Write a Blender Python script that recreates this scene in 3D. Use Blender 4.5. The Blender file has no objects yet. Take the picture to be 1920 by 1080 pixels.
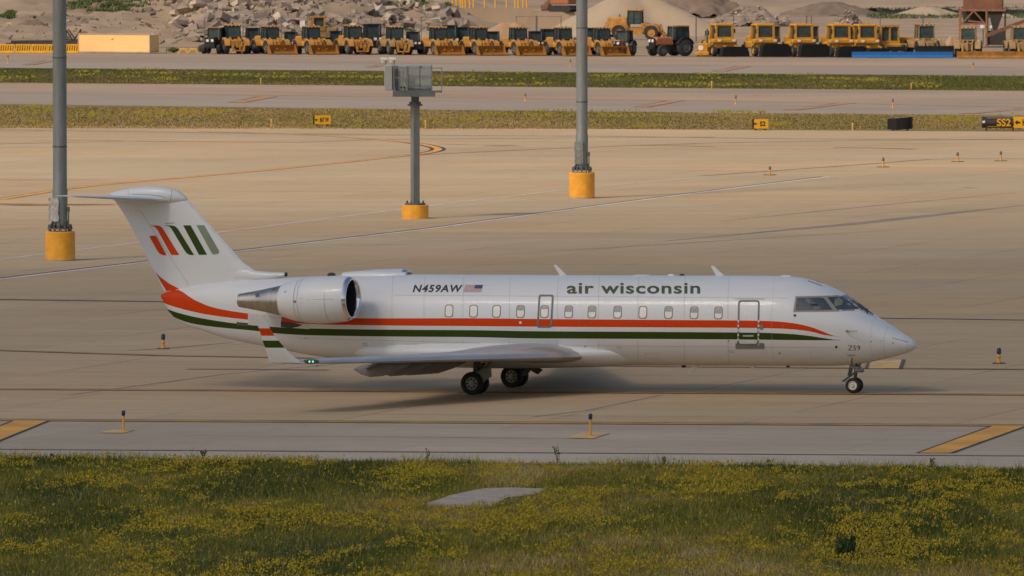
import bpy, bmesh, math, random
import numpy as np
from mathutils import Vector, Matrix
from mathutils.bvhtree import BVHTree
random.seed(7); rng = np.random.default_rng(11)
SC = bpy.context.scene; COL = SC.collection
PI = math.pi; R = math.radians

# ------------------------------------------------------------------ camera, sky, sun, exposure
F = 13350.0; H = 13.8; HOR = -130.0           # focal length in 1920-wide pixels, eye height, horizon row
PITCH = math.atan((540-HOR)/F)
cam = bpy.data.objects.new('camera', bpy.data.cameras.new('camera')); COL.objects.link(cam)
cam.location = (0, 0, H); cam.rotation_euler = (PI/2-PITCH, 0, 0)
cam.data.sensor_width = 36; cam.data.lens = 36*F/1920; cam.data.clip_start = 1; cam.data.clip_end = 6000
cam.data.dof.use_dof = True; cam.data.dof.focus_distance = 213; cam.data.dof.aperture_fstop = 6.5
SC.camera = cam
SUN = Vector((.83, .75, -1.12)).normalized()
SC.world = bpy.data.worlds.new('World'); SC.world.use_nodes = True
wn = SC.world.node_tree; bg = wn.nodes['Background']
sky = wn.nodes.new('ShaderNodeTexSky'); sky.sky_type = 'NISHITA'; sky.sun_disc = False
sky.sun_elevation = R(45); sky.sun_rotation = R(228); sky.dust_density = 2.2; sky.ozone_density = 1.0
wn.links.new(sky.outputs[0], bg.inputs[0]); bg.inputs[1].default_value = 0.12
sl = bpy.data.lights.new('sun', 'SUN'); sl.energy = 3.1; sl.angle = R(10.0); sl.color = (1, .86, .70)
so = bpy.data.objects.new('sun', sl); COL.objects.link(so); so.rotation_euler = SUN.to_track_quat('-Z', 'Y').to_euler()
SC.view_settings.view_transform = 'Standard'; SC.view_settings.look = 'None'; SC.view_settings.exposure = -0.2

# ------------------------------------------------------------------ helpers
def gslope(y): return float(np.interp(y, [220, 500, 620], [.02, .005, 0]))
def gz(x, y): return gslope(y)*x
CR = Vector((1, 0, 0)); CF = Vector((0, math.cos(PITCH), -math.sin(PITCH))); CU = Vector((0, math.sin(PITCH), math.cos(PITCH)))
def ray(px, py): return (CF*F + CR*(px-960) + CU*(540-py))/F
def G(px, py, z=0):                               # pixel -> point on the ground
    d = ray(px, py); t = -H/d.z
    for _ in range(12): t = (gz(d.x*t, d.y*t)-H)/d.z
    return Vector((d.x*t, d.y*t, H+d.z*t+z))
def S(y): return F/y                              # pixels per metre at depth y

class MB:
    def __init__(s): s.v = []; s.f = []; s.m = []
    def add(s, vs, fs, m=0):
        o = len(s.v); s.v += [tuple(v) for v in vs]; s.f += [tuple(i+o for i in f) for f in fs]; s.m += [m]*len(fs); return s
    def box(s, c, d, m=0, M=None, taper=1.0, by=0.0):
        x, y, z = d[0]/2, d[1]/2, d[2]/2
        b = min(by, x*.9, y*.9, z*.9)
        if b > 0:
            bm = bmesh.new(); bmesh.ops.create_cube(bm, size=1)
            for v in bm.verts: v.co = Vector((v.co.x*d[0], v.co.y*d[1], v.co.z*d[2]))
            bmesh.ops.bevel(bm, geom=list(bm.edges), offset=b, segments=1, affect='EDGES')
            vs = [v.co.copy() for v in bm.verts]; bm.verts.index_update(); fs = [[v.index for v in f.verts] for f in bm.faces]; bm.free()
        else:
            vs = [Vector((sx*x, sy*y, sz*z)) for sx in (-1, 1) for sy in (-1, 1) for sz in (-1, 1)]
            fs = [(0, 1, 3, 2), (4, 6, 7, 5), (0, 4, 5, 1), (2, 3, 7, 6), (0, 2, 6, 4), (1, 5, 7, 3)]
        if taper != 1: vs = [Vector((v.x*(taper if v.z > 0 else 1), v.y*(taper if v.z > 0 else 1), v.z)) for v in vs]
        if M is not None: vs = [M @ v for v in vs]
        return s.add([v+Vector(c) for v in vs], fs, m)
    def bar(s, a, b, w, h=None, m=0):
        a, b = Vector(a), Vector(b); h = h or w; d = (b-a); L = d.length; d.normalize()
        up = Vector((0, 0, 1)) if abs(d.z) < .95 else Vector((0, 1, 0))
        x = d.cross(up).normalized(); z = x.cross(d)
        vs = [p+x*sx*w/2+z*sz*h/2 for p in (a, b) for sx, sz in ((-1, -1), (1, -1), (1, 1), (-1, 1))]
        return s.add(vs, [(3, 2, 1, 0), (4, 5, 6, 7), (0, 1, 5, 4), (1, 2, 6, 5), (2, 3, 7, 6), (3, 0, 4, 7)], m)
    def cyl(s, a, b, r0, r1=None, n=16, m=0, caps=True):
        a, b = Vector(a), Vector(b); r1 = r0 if r1 is None else r1; d = (b-a).normalized()
        up = Vector((0, 0, 1)) if abs(d.z) < .95 else Vector((0, 1, 0))
        x = d.cross(up).normalized(); z = x.cross(d)
        vs = [p+(x*math.cos(t)+z*math.sin(t))*r for p, r in ((a, r0), (b, r1)) for t in [2*PI*i/n for i in range(n)]]
        fs = [(i, (i+1) % n, n+(i+1) % n, n+i) for i in range(n)]
        if caps: fs += [tuple(range(n))[::-1], tuple(range(n, 2*n))]
        return s.add(vs, fs, m)
    def lathe(s, prof, n=24, m=0, axis='Z', c=(0, 0, 0), M=None):   # prof: (r, t)
        vs = []
        for r, t in prof:
            for i in range(n):
                a = 2*PI*i/n; p = (r*math.cos(a), r*math.sin(a), t)
                if axis == 'Y': p = (p[0], p[2], p[1])
                if axis == 'X': p = (p[2], p[0], p[1])
                p = Vector(p)
                if M is not None: p = M @ p
                vs.append(p+Vector(c))
        fs = [(k*n+i, k*n+(i+1) % n, (k+1)*n+(i+1) % n, (k+1)*n+i) for k in range(len(prof)-1) for i in range(n)]
        ms = m if isinstance(m, list) else [m]*(len(prof)-1)
        for k in range(len(prof)-1): s_f = fs[k*n:(k+1)*n]; s.f += [tuple(i+len(s.v) for i in f) for f in s_f]; s.m += [ms[k]]*n
        s.v += [tuple(v) for v in vs]; return s
    def loft(s, rings, m=0, closed=True, caps=True):
        n = len(rings[0]); o = len(s.v)
        for r in rings: s.v += [tuple(p) for p in r]
        for k in range(len(rings)-1):
            for i in range(n if closed else n-1):
                j = (i+1) % n; s.f.append((o+k*n+i, o+k*n+j, o+(k+1)*n+j, o+(k+1)*n+i)); s.m.append(m)
        if caps and closed:
            s.f.append(tuple(o+i for i in range(n))[::-1]); s.f.append(tuple(o+(len(rings)-1)*n+i for i in range(n))); s.m += [m, m]
        return s
    def prism(s, poly, a, b, axis='X', m=0):      # poly in the two other axes, extruded a..b
        def P(u, w, t): return {'X': (t, u, w), 'Y': (u, t, w), 'Z': (u, w, t)}[axis]
        n = len(poly); vs = [P(u, w, a) for u, w in poly]+[P(u, w, b) for u, w in poly]
        return s.add(vs, [tuple(range(n))[::-1], tuple(range(n, 2*n))]+[(i, (i+1) % n, n+(i+1) % n, n+i) for i in range(n)], m)
    def build(s, name, mats, parent=None, smooth=0.6, fix=True):
        me = bpy.data.meshes.new(name); me.from_pydata(s.v, [], s.f)
        mats = mats if isinstance(mats, (list, tuple)) else [mats]
        for m in mats: me.materials.append(m)
        me.polygons.foreach_set('material_index', s.m)
        if fix:
            bm = bmesh.new(); bm.from_mesh(me); bmesh.ops.recalc_face_normals(bm, faces=bm.faces); bm.to_mesh(me); bm.free()
        me.update()
        if smooth: me.shade_smooth(); me.set_sharp_from_angle(angle=smooth)
        o = bpy.data.objects.new(name, me); COL.objects.link(o)
        if parent: o.parent = parent
        return o

def tag(o, label=None, cat=None, group=None, kind=None):
    if label: o['label'] = label
    if cat: o['category'] = cat
    if group: o['group'] = group
    if kind: o['kind'] = kind
    return o
def thing(name, label, cat, loc, rz=0, group=None, sc=1):
    o = bpy.data.objects.new(name, None); COL.objects.link(o); o.empty_display_size = .3
    o.location = loc; o.rotation_euler = (0, 0, rz); o.scale = (sc, sc, sc)
    return tag(o, label, cat, group)
def copy_tree(o, parent=None):
    c = o.copy(); COL.objects.link(c); c.parent = parent
    for ch in list(o.children): copy_tree(ch, c)
    return c

# ------------------------------------------------------------------ materials
def nt(name):
    m = bpy.data.materials.new(name); m.use_nodes = True; return m, m.node_tree, m.node_tree.nodes['Principled BSDF']
def mat(name, col, rough=.6, metal=0, var=.12, scale=3.0, bump=0, coat=0, col2=None, stretch=None, bscale=None, spec=.4):
    m, t, b = nt(name); N = t.nodes; L = t.links
    tc = N.new('ShaderNodeTexCoord'); mp = N.new('ShaderNodeMapping'); L.new(tc.outputs['Object'], mp.inputs[0])
    if stretch: mp.inputs['Scale'].default_value = stretch
    no = N.new('ShaderNodeTexNoise'); no.inputs['Scale'].default_value = scale; no.inputs['Detail'].default_value = 6; no.inputs['Roughness'].default_value = .6
    L.new(mp.outputs[0], no.inputs[0])
    rp = N.new('ShaderNodeValToRGB'); L.new(no.outputs[0], rp.inputs[0])
    c = Vector(col); c2 = Vector(col2) if col2 else c*(1-var)
    rp.color_ramp.elements[0].position = .3; rp.color_ramp.elements[1].position = .7
    rp.color_ramp.elements[0].color = (*c2, 1); rp.color_ramp.elements[1].color = (*(c if col2 else c*(1+var*.5)), 1)
    L.new(rp.outputs[0], b.inputs['Base Color']); b.inputs['Roughness'].default_value = rough; b.inputs['Metallic'].default_value = metal
    b.inputs['Specular IOR Level'].default_value = spec; b.inputs['Coat Weight'].default_value = coat; b.inputs['Coat Roughness'].default_value = .08
    if bump:
        bp = N.new('ShaderNodeBump'); bp.inputs['Strength'].default_value = bump; bp.inputs['Distance'].default_value = .05
        n2 = N.new('ShaderNodeTexNoise'); n2.inputs['Scale'].default_value = bscale or scale*4; n2.inputs['Detail'].default_value = 8
        L.new(mp.outputs[0], n2.inputs[0]); L.new(n2.outputs[0], bp.inputs['Height']); L.new(bp.outputs[0], b.inputs['Normal'])
    return m

HEAD = -R(21.7)                                    # heading of the taxi lane
def pavement(name, base, joints=.25, stain=.25, warm=(1.06, .98, .9), dep=(1, 1)):
    m, t, b = nt(name); N = t.nodes; L = t.links
    tc = N.new('ShaderNodeTexCoord')
    mp = N.new('ShaderNodeMapping'); mp.inputs['Rotation'].default_value = (0, 0, -HEAD); L.new(tc.outputs['Object'], mp.inputs[0])
    def noise(scale, det, stretch, rough=.6):
        q = N.new('ShaderNodeMapping'); q.inputs['Scale'].default_value = stretch; L.new(mp.outputs[0], q.inputs[0])
        n = N.new('ShaderNodeTexNoise'); n.inputs['Scale'].default_value = scale; n.inputs['Detail'].default_value = det; n.inputs['Roughness'].default_value = rough
        L.new(q.outputs[0], n.inputs[0]); return n.outputs[0]
    def math_(op, a, c=None):
        n = N.new('ShaderNodeMath'); n.operation = op
        for i, v in enumerate((a, c)):
            if v is None: continue
            if isinstance(v, (int, float)): n.inputs[i].default_value = v
            else: L.new(v, n.inputs[i])
        return n.outputs[0]
    def mr(v, a, b_, c, d):
        n = N.new('ShaderNodeMapRange'); n.inputs[1].default_value = a; n.inputs[2].default_value = b_; n.inputs[3].default_value = c; n.inputs[4].default_value = d
        L.new(v, n.inputs[0]); return n.outputs[0]
    big = mr(noise(.022, 4, (1, 1, 1)), .35, .65, 1-stain*.6, 1+stain*.35)
    streak = mr(noise(.35, 5, (.12, 1, 1)), .35, .68, 1-stain*.42, 1.04)
    fine = mr(noise(1.6, 6, (.6, 1, 1), .7), .3, .7, .93, 1.07)
    # slab tone: every concrete panel is slightly different
    sp = N.new('ShaderNodeSeparateXYZ'); L.new(mp.outputs[0], sp.inputs[0])
    cx = math_('FLOOR', math_('DIVIDE', sp.outputs[0], 6.1)); cy = math_('FLOOR', math_('DIVIDE', sp.outputs[1], 5.7))
    cb = N.new('ShaderNodeCombineXYZ'); L.new(cx, cb.inputs[0]); L.new(cy, cb.inputs[1])
    wnz = N.new('ShaderNodeTexWhiteNoise'); wnz.noise_dimensions = '2D'; L.new(cb.outputs[0], wnz.inputs['Vector'])
    slab = mr(wnz.outputs['Value'], 0, 1, .955, 1.03)
    fx = math_('FRACT', math_('DIVIDE', sp.outputs[0], 6.1)); fy = math_('FRACT', math_('DIVIDE', sp.outputs[1], 5.7))
    jx = math_('LESS_THAN', fx, .014); jy = math_('LESS_THAN', fy, .02)
    jn = mr(noise(.12, 3, (1, 1, 1)), .42, .6, 0, 1)
    j = math_('SUBTRACT', 1.0, math_('MULTIPLY', math_('MULTIPLY', math_('MAXIMUM', jx, jy), joints), math_('MULTIPLY', jn, 1.0)))
    tot = math_('MULTIPLY', math_('MULTIPLY', math_('MULTIPLY', big, streak), math_('MULTIPLY', fine, slab)), j)
    tint = N.new('ShaderNodeMixRGB'); tint.inputs[1].default_value = (*base, 1); tint.inputs[2].default_value = (base[0]*warm[0], base[1]*warm[1], base[2]*warm[2], 1)
    L.new(mr(noise(.05, 4, (.3, 1, 1)), .4, .6, 0, 1), tint.inputs[0])
    mx = N.new('ShaderNodeVectorMath'); mx.operation = 'SCALE'; L.new(tint.outputs[0], mx.inputs[0])
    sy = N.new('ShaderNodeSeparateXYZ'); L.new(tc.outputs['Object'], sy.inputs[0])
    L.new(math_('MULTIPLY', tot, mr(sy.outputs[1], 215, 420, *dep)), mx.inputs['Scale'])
    L.new(mx.outputs[0], b.inputs['Base Color']); b.inputs['Roughness'].default_value = .9; b.inputs['Specular IOR Level'].default_value = .2
    return m
M = {}
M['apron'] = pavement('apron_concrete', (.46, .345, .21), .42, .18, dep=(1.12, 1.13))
M['shoulder'] = pavement('shoulder_asphalt', (.48, .385, .27), .15, .25, (1.0, 1.0, 1.0))
M['shoulder_edge'] = pavement('shoulder_edge_asphalt', (.51, .42, .305), .0, .2, (1.0, 1.0, 1.0))
M['taxi_far'] = pavement('taxiway_concrete', (.38, .285, .205), .3, .2)
M['taxi_far_sh'] = pavement('taxiway_shoulder', (.34, .27, .21), .1, .15, (1, 1, 1))
M['grass_soil'] = mat('grass_soil', (.12, .115, .03), .95, scale=.8, col2=(.07, .075, .018))
M['dry_soil'] = mat('dry_grass_soil', (.21, .145, .055), .95, scale=.4, col2=(.17, .125, .045))
M['green_soil'] = mat('green_grass_soil', (.12, .105, .03), .95, scale=.4, col2=(.09, .085, .022))
M['dirt'] = mat('dirt', (.38, .27, .165), .95, var=.3, scale=.12, col2=(.26, .18, .11), bump=.5, bscale=.8)
M['yellow_line'] = mat('yellow_marking', (.80, .38, .055), .7, scale=.8, var=.3)
M['yellow_dim'] = mat('worn_yellow_marking', (.52, .26, .06), .8, scale=.6, var=.35)
M['yellow_far'] = mat('orange_marking', (.46, .24, .11), .8, scale=.3, var=.3)
M['black_line'] = mat('black_marking', (.075, .065, .055), .8, scale=.8, var=.5)
M['seam'] = mat('joint_sealant', (.15, .10, .075), .8, scale=.5, var=.5)
M['seam_soft'] = mat('tyre_film', (.31, .245, .185), .85, scale=.4, var=.3)
M['seam_brown'] = mat('faded_brown_line', (.27, .165, .10), .85, scale=.25, var=.4)
M['white_line'] = mat('faded_white_line', (.70, .62, .54), .85, scale=.5, var=.25)
M['pad_yellow'] = mat('yellow_pad', (.72, .46, .18), .8, scale=1.5, var=.3)
M['slab'] = mat('weathered_slab', (.50, .41, .32), .9, scale=1.6, col2=(.33, .27, .205))
M['yellow_paint'] = mat('yellow_foundation_paint', (1.0, .46, .035), .6, scale=2.5, col2=(.72, .31, .03), bump=.15)
M['galv'] = mat('galvanised_steel', (.235, .235, .215), .48, .25, scale=1.2, var=.25, stretch=(3, 3, .5))
M['galv_dark'] = mat('weathered_steel', (.13, .14, .135), .55, .2, scale=2, var=.25)
M['bolt'] = mat('bolts', (.12, .12, .11), .6, .4)
M['cover'] = mat('pale_cover_sheet', (.50, .47, .41), .8, scale=6, var=.3, bump=.6)
M['grey_box'] = mat('grey_cabinet', (.30, .315, .29), .55, scale=1, var=.1, stretch=(4, 4, .4))
M['grey_box_lt'] = mat('light_grey_cabinet', (.42, .42, .38), .5, scale=1, var=.1, stretch=(6, 6, .3))
M['cam_white'] = mat('camera_housing', (.72, .68, .58), .5)
M['white'] = mat('white_aircraft_paint', (.68, .682, .665), .38, var=.05, scale=.9, coat=.18, stretch=(.4, 1, 1))
M['wing_grey'] = mat('wing_grey_paint', (.43, .425, .42), .4, var=.12, scale=1.2, stretch=(.5, 2, 1))
M['white2'] = mat('grey_white_panel', (.60, .59, .56), .4, var=.1, scale=4)
M['red'] = mat('orange_red_paint', (.62, .050, .002), .5, var=.04, coat=.05, spec=.15)
M['green'] = mat('dark_green_paint', (.036, .060, .006), .5, var=.04, coat=.05, spec=.15)
M['green_worn'] = mat('sun_faded_green_paint', (.21, .25, .165), .35, var=.2, scale=2)
M['title'] = mat('title_green', (.070, .095, .036), .45)
M['ink'] = mat('dark_lettering', (.035, .037, .042), .4)
M['lipmetal'] = mat('polished_lip', (.82, .79, .74), .14, 1, var=.05)
M['nozzle'] = mat('brushed_titanium', (.50, .45, .39), .33, .95, var=.3, scale=3, stretch=(8, .7, .7))
M['intake'] = mat('dark_intake', (.025, .027, .03), .5)
M['blade'] = mat('fan_blade', (.06, .06, .065), .35, .8)
M['line'] = mat('panel_line', (.40, .395, .385), .6, var=.2)
M['line_dk'] = mat('dark_panel_line', (.10, .10, .10), .6)
M['doorline'] = mat('door_outline', (.17, .165, .16), .5)
M['taupe'] = mat('window_frame_taupe', (.30, .25, .22), .45, scale=2, var=.08)
M['glass'] = mat('cockpit_glass', (.030, .040, .042), .06, var=.6, scale=1.7, coat=.6, col2=(.075, .095, .11))
M['pane'] = mat('cabin_pane', (.86, .80, .71), .22, var=.12, scale=2.5)
M['shade'] = mat('cabin_shade', (.36, .35, .345), .4, var=.15)
M['winframe'] = mat('cabin_window_frame', (.20, .19, .18), .4)
M['alu'] = mat('bare_aluminium', (.60, .57, .54), .3, .6, var=.15, scale=1.5, stretch=(1, .2, 1))
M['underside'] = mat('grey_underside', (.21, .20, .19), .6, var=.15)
M['tyre'] = mat('tyre_rubber', (.022, .021, .021), .8, var=.3)
M['rim'] = mat('wheel_rim', (.25, .24, .20), .4, .6)
M['rim_white'] = mat('white_hubcap', (.72, .62, .52), .45, var=.08, scale=6)
M['strut'] = mat('gear_strut', (.075, .08, .075), .4, .3, var=.4, scale=8)
M['strut_lt'] = mat('gear_grey', (.22, .22, .205), .45, .2, var=.2)
M['skyblue'] = mat('tail_underside', (.62, .66, .72), .35)
m_, t_, b_ = nt('green_nav_light'); b_.inputs['Base Color'].default_value = (.02, .5, .3, 1); b_.inputs['Emission Color'].default_value = (.15, 1, .65, 1); b_.inputs['Emission Strength'].default_value = 1.5; M['nav'] = m_
M['flag_red'] = mat('flag_red', (.45, .16, .16), .4); M['flag_blue'] = mat('flag_blue', (.07, .08, .16), .4); M['flag_white'] = mat('flag_white', (.70, .66, .64), .4)
M['cat'] = mat('loader_orange_yellow', (.62, .28, .035), .6, scale=1.8, col2=(.28, .145, .045))
M['cat_hi'] = mat('bright_loader_yellow', (.70, .33, .02), .55, scale=1.8, col2=(.42, .20, .03))
M['bucket'] = mat('worn_bucket_paint', (.42, .175, .012), .6, scale=1.6, col2=(.20, .085, .02))
M['tan'] = mat('dusty_tan_paint', (.44, .26, .09), .65, scale=1.6, col2=(.24, .15, .07))
M['orange'] = mat('rusty_orange_paint', (.40, .14, .055), .5, var=.15)
M['broom'] = mat('black_broom', (.008, .008, .009), .95, var=.3)
M['black'] = mat('black_plastic', (.018, .018, .02), .6, var=.4)
M['cabglass'] = mat('machine_glass', (.02, .032, .034), .15, scale=1.5, col2=(.07, .10, .095))
M['mtyre'] = mat('machine_tyre', (.035, .036, .038), .85, var=.3)
M['lamp'] = mat('lamp_glass', (.85, .80, .70), .2)
M['beacon'] = mat('amber_beacon', (.75, .22, .03), .3)
M['barrel'] = mat('yellow_barrier_plastic', (.88, .46, .025), .5, var=.2, scale=.7)
M['container'] = mat('pale_yellow_container', (.97, .60, .23), .6, var=.06, scale=.4)
M['rust'] = mat('rusty_steel', (.26, .115, .06), .8, var=.4, scale=.6, col2=(.15, .07, .04))
M['darksteel'] = mat('dark_hopper_steel', (.045, .035, .03), .7, var=.4)
M['blue'] = mat('blue_plow_paint', (.015, .13, .36), .45, var=.15)
M['conc'] = mat('pale_concrete', (.48, .38, .28), .85, var=.2, scale=1)
M['rock'] = mat('broken_concrete', (.36, .27, .20), .9, scale=.35, col2=(.17, .13, .10), bump=.3)
M['gravel'] = mat('grey_gravel', (.41, .305, .20), .95, var=.12, scale=.25, bump=.6, bscale=3)
M['sand'] = mat('brown_sand', (.43, .26, .14), .95, var=.15, scale=.3, bump=.3, bscale=2)
M['brown_soil'] = mat('brown_soil', (.20, .145, .10), .95, var=.3, scale=.4, bump=.8, bscale=1.5)
M['dumpster'] = mat('dark_green_steel', (.028, .036, .03), .6, var=.2)
M['pipe'] = mat('dark_pipe', (.06, .045, .038), .7, var=.3)
M['fence'] = mat('fence_steel', (.17, .15, .13), .5, .4)
M['signyellow'] = mat('sign_yellow', (.80, .40, .015), .45, var=.05); M['signblack'] = mat('sign_black', (.012, .012, .014), .22)
M['stalk'] = mat('weed_stalk', (.07, .08, .035), .9)
m_, t_, b_ = nt('blue_light_lens'); b_.inputs['Base Color'].default_value = (.01, .06, .13, 1); b_.inputs['Roughness'].default_value = .15; M['bluelens'] = m_; b_.inputs['Base Color'].default_value = (.008, .032, .06, 1)
M['greylens'] = mat('dusty_light_lens', (.16, .13, .12), .5)
def foliage(name, cols):
    m, t, b = nt(name); N = t.nodes; L = t.links
    a = N.new('ShaderNodeAttribute'); a.attribute_name = 'tone'; rp = N.new('ShaderNodeValToRGB'); L.new(a.outputs['Fac'], rp.inputs[0])
    e = rp.color_ramp.elements
    while len(e) < len(cols): e.new(.5)
    for i, (p, c) in enumerate(cols): e[i].position = p; e[i].color = (*c, 1)
    L.new(rp.outputs[0], b.inputs['Base Color']); b.inputs['Roughness'].default_value = .75; b.inputs['Specular IOR Level'].default_value = .2
    return m
M['blades'] = foliage('grass_blades', [(0, (.070, .088, .011)), (.35, (.165, .165, .019)), (.62, (.28, .225, .032)), (.85, (.36, .26, .07)), (1, (.50, .37, .15))])
M['flowers'] = foliage('yellow_flowers', [(0, (.17, .15, .012)), (.5, (.30, .21, .010)), (1, (.48, .32, .010))])
M['straw'] = foliage('dry_blades', [(0, (.21, .18, .055)), (.4, (.29, .21, .075)), (.7, (.35, .24, .09)), (1, (.40, .27, .12))])
M['blades_far'] = foliage('green_blades', [(0, (.075, .09, .018)), (.4, (.12, .115, .026)), (.7, (.18, .14, .04)), (1, (.25, .18, .07))])
M['bush'] = foliage('bush_leaves', [(0, (.035, .055, .018)), (.5, (.07, .10, .03)), (1, (.14, .18, .055))])
M['bush_lt'] = foliage('weed_leaves', [(0, (.04, .07, .02)), (.5, (.09, .12, .035)), (1, (.2, .2, .07))])

# unseen cloudlike shell added to dim the sun on the jet and near field
mcl, tcl, bcl = nt('sun_dimmer_veil'); tr_ = tcl.nodes.new('ShaderNodeBsdfTransparent'); tl_ = tcl.nodes.new('ShaderNodeBsdfTranslucent'); mx_ = tcl.nodes.new('ShaderNodeMixShader')
tl_.inputs[0].default_value = (.9, .9, .9, 1); mx_.inputs[0].default_value = .54; tcl.links.new(tr_.outputs[0], mx_.inputs[1]); tcl.links.new(tl_.outputs[0], mx_.inputs[2]); tcl.links.new(mx_.outputs[0], tcl.nodes['Material Output'].inputs[0])
CLH = 420.0; k_ = CLH/-SUN.z; cx_, cy_ = -SUN.x*k_, 175-SUN.y*k_
mb = MB(); rg_ = []
for j in range(13):
    a_ = PI*j/12; rr_ = math.sin(a_)
    rg_.append([(cx_+190*math.cos(t)*rr_*(1+.1*math.sin(3*t)), cy_+165*math.sin(t)*rr_*(1+.08*math.cos(5*t)), CLH+22*math.cos(a_)) for t in [2*PI*i/32 for i in range(32)]])
mb.loft(rg_, caps=False); cl_ = mb.build('added_sun_dimmer', mcl, smooth=2); tag(cl_, kind='structure')
# ------------------------------------------------------------------ the setting: ground, pavements, grass
def struct(o): o['kind'] = 'structure'; return o
def grid_sheet(name, mt, near, far, z, n=48, k=6, x0=-700, x1=2620):
    """sheet between two image rows given as (row at x=0, row at x=1920)"""
    mb = MB(); vs = []
    for i in range(n+1):
        px = x0+(x1-x0)*i/n
        def row(e): return e[0]+(e[1]-e[0])*px/1920 if not callable(e) else e(px)
        a = G(px, row(near)); b = G(px, row(far))
        for j in range(k+1):
            p = a.lerp(b, j/k); vs.append((p.x, p.y, gz(p.x, p.y)+z))
    fs = [(i*(k+1)+j, (i+1)*(k+1)+j, (i+1)*(k+1)+j+1, i*(k+1)+j+1) for i in range(n) for j in range(k)]
    mb.add(vs, fs); return struct(mb.build(name, mt, smooth=0))
xs = list(range(-220, 221, 10)); ys = [60, 100]+list(range(120, 860, 10))+[900, 1000, 1200, 1500, 2000, 3000]
mb = MB(); mb.add([(x, y, gz(x, y)-.03) for x in xs for y in ys], [(i*len(ys)+j, (i+1)*len(ys)+j, (i+1)*len(ys)+j+1, i*len(ys)+j+1) for i in range(len(xs)-1) for j in range(len(ys)-1)])
struct(mb.build('ground', M['dirt'], smooth=0))
E_GR = (858, 880); E_SH = (788, 799); E_AP = (235, 247); E_T2N = (195, 220); E_T2F = (155, 170.5); E_T3N = (127, 142); E_T3F = (99, 112)
grid_sheet('grass_verge_soil', M['grass_soil'], (1500, 1530), E_GR, .0, k=10)
grid_sheet('taxiway_shoulder', M['shoulder_edge'], E_GR, (843, 855.5), .004)
grid_sheet('taxiway_shoulder', M['shoulder'], (843, 855.5), E_SH, .004)
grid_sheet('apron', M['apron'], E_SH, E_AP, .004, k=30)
grid_sheet('infield_soil', M['dry_soil'], E_AP, E_T2N, .0)
grid_sheet('taxiway', M['taxi_far_sh'], E_T2N, (175, 199), .004)
grid_sheet('taxiway', M['taxi_far'], (175, 199), E_T2F, .004)
grid_sheet('infield_soil', M['green_soil'], E_T2F, E_T3N, .0)
grid_sheet('taxiway', M['taxi_far_sh'], E_T3N, (113, 127), .004)
grid_sheet('taxiway', M['taxi_far'], (113, 127), E_T3F, .004)

def smoothline(pts, n):
    if n < 2: return pts
    out = []; P_ = [pts[0]]+pts+[pts[-1]]
    for i in range(1, len(P_)-2):
        p0, p1, p2, p3 = [np.array(P_[i+k]) for k in (-1, 0, 1, 2)]
        for q in range(n):
            t = q/n; out.append(tuple(.5*((2*p1)+(-p0+p2)*t+(2*p0-5*p1+4*p2-p3)*t*t+(-p0+3*p1-3*p2+p3)*t**3)))
    return out+[pts[-1]]
def line(name, pts, w, mt, z, curve=1, off=0, taper=False):
    """painted line of real width w metres through the ground points of an image polyline"""
    pts = smoothline([tuple(map(float, p)) for p in pts], curve)
    W = [G(*p) for p in pts]
    dense = [W[0]]
    for a, b in zip(W, W[1:]):
        k = max(1, int((b-a).length/6)) if curve == 1 else 1
        dense += [a.lerp(b, i/k) for i in range(1, k+1)]
    vs = []
    for i, p in enumerate(dense):
        a = dense[max(0, i-1)]; b = dense[min(len(dense)-1, i+1)]; d = (b-a); d.z = 0; d.normalize(); nrm = Vector((-d.y, d.x, 0))
        ww = w*(min(1, i/3, (len(dense)-1-i)/3)*.9+.1 if taper else 1)
        for sgn in (-1, 1):
            q = p+nrm*(off+sgn*ww/2); vs.append((q.x, q.y, gz(q.x, q.y)+z))
    mb = MB(); mb.add(vs, [(2*i, 2*i+1, 2*i+3, 2*i+2) for i in range(len(dense)-1)]); return struct(mb.build(name, mt, smooth=0))
def yline(pts, w=.32, bw=.9, curve=1, y='yellow_dim', k='black_line'):
    if bw: line('marking_border', pts, bw, M[k], .010, curve)
    line('taxi_line', pts, w, M[y], .015, curve)
def ext(l, r): sl_ = (r-l)/1920; return [(-600, l-600*sl_), (0, l), (960, (l+r)/2), (1920, r), (2500, r+580*sl_)]
yline(ext(730, 740.5), .5, .8)
line('taxi_line', ext(788.0, 798.6), .55, M['yellow_dim'], .016); line('marking_border', ext(789.4, 800.0), .2, M['seam'], .010); line('marking_border', ext(786.2, 796.8), .22, M['seam'], .012)
line('pavement_joint', ext(843, 855.5), .28, M['seam'], .010)
line('pavement_joint', [(240, 815.5), (480, 818), (1000, 820.5)], .16, M['seam_soft'], .010, taper=True)
line('pavement_joint', [(700, 820.8), (900, 821.4), (1140, 824)], .2, M['seam_soft'], .011, taper=True)
yline([(-600, 640), (0, 657.5), (300, 667), (700, 674), (1180, 687), (1500, 690), (1920, 693), (2500, 697)], .22, .55, y='yellow_dim', k='seam')
line('faded_line', [(352, 692.5), (480, 693), (615, 694.5)], .4, M['seam_brown'], .012)
line('faded_line', [(1290, 720), (1345, 722)], .35, M['seam_soft'], .012, taper=True)
line('old_crack_sealant', [(-600, 558), (0, 562), (160, 564), (305, 566), (600, 573)], .55, M['seam'], .012, taper=False)
yline([(1500, 593), (1660, 597), (1790, 598.5), (1920, 600.5), (2500, 607)], .2, .5, y='seam_brown', k='seam')
line('old_crack_sealant', [(20, 562.5), (90, 563), (150, 564)], 1.0, M['black_line'], .014, taper=True)
line('tyre_streak', [(130, 741), (420, 702), (640, 682)], .14, M['seam_soft'], .009)
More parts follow.
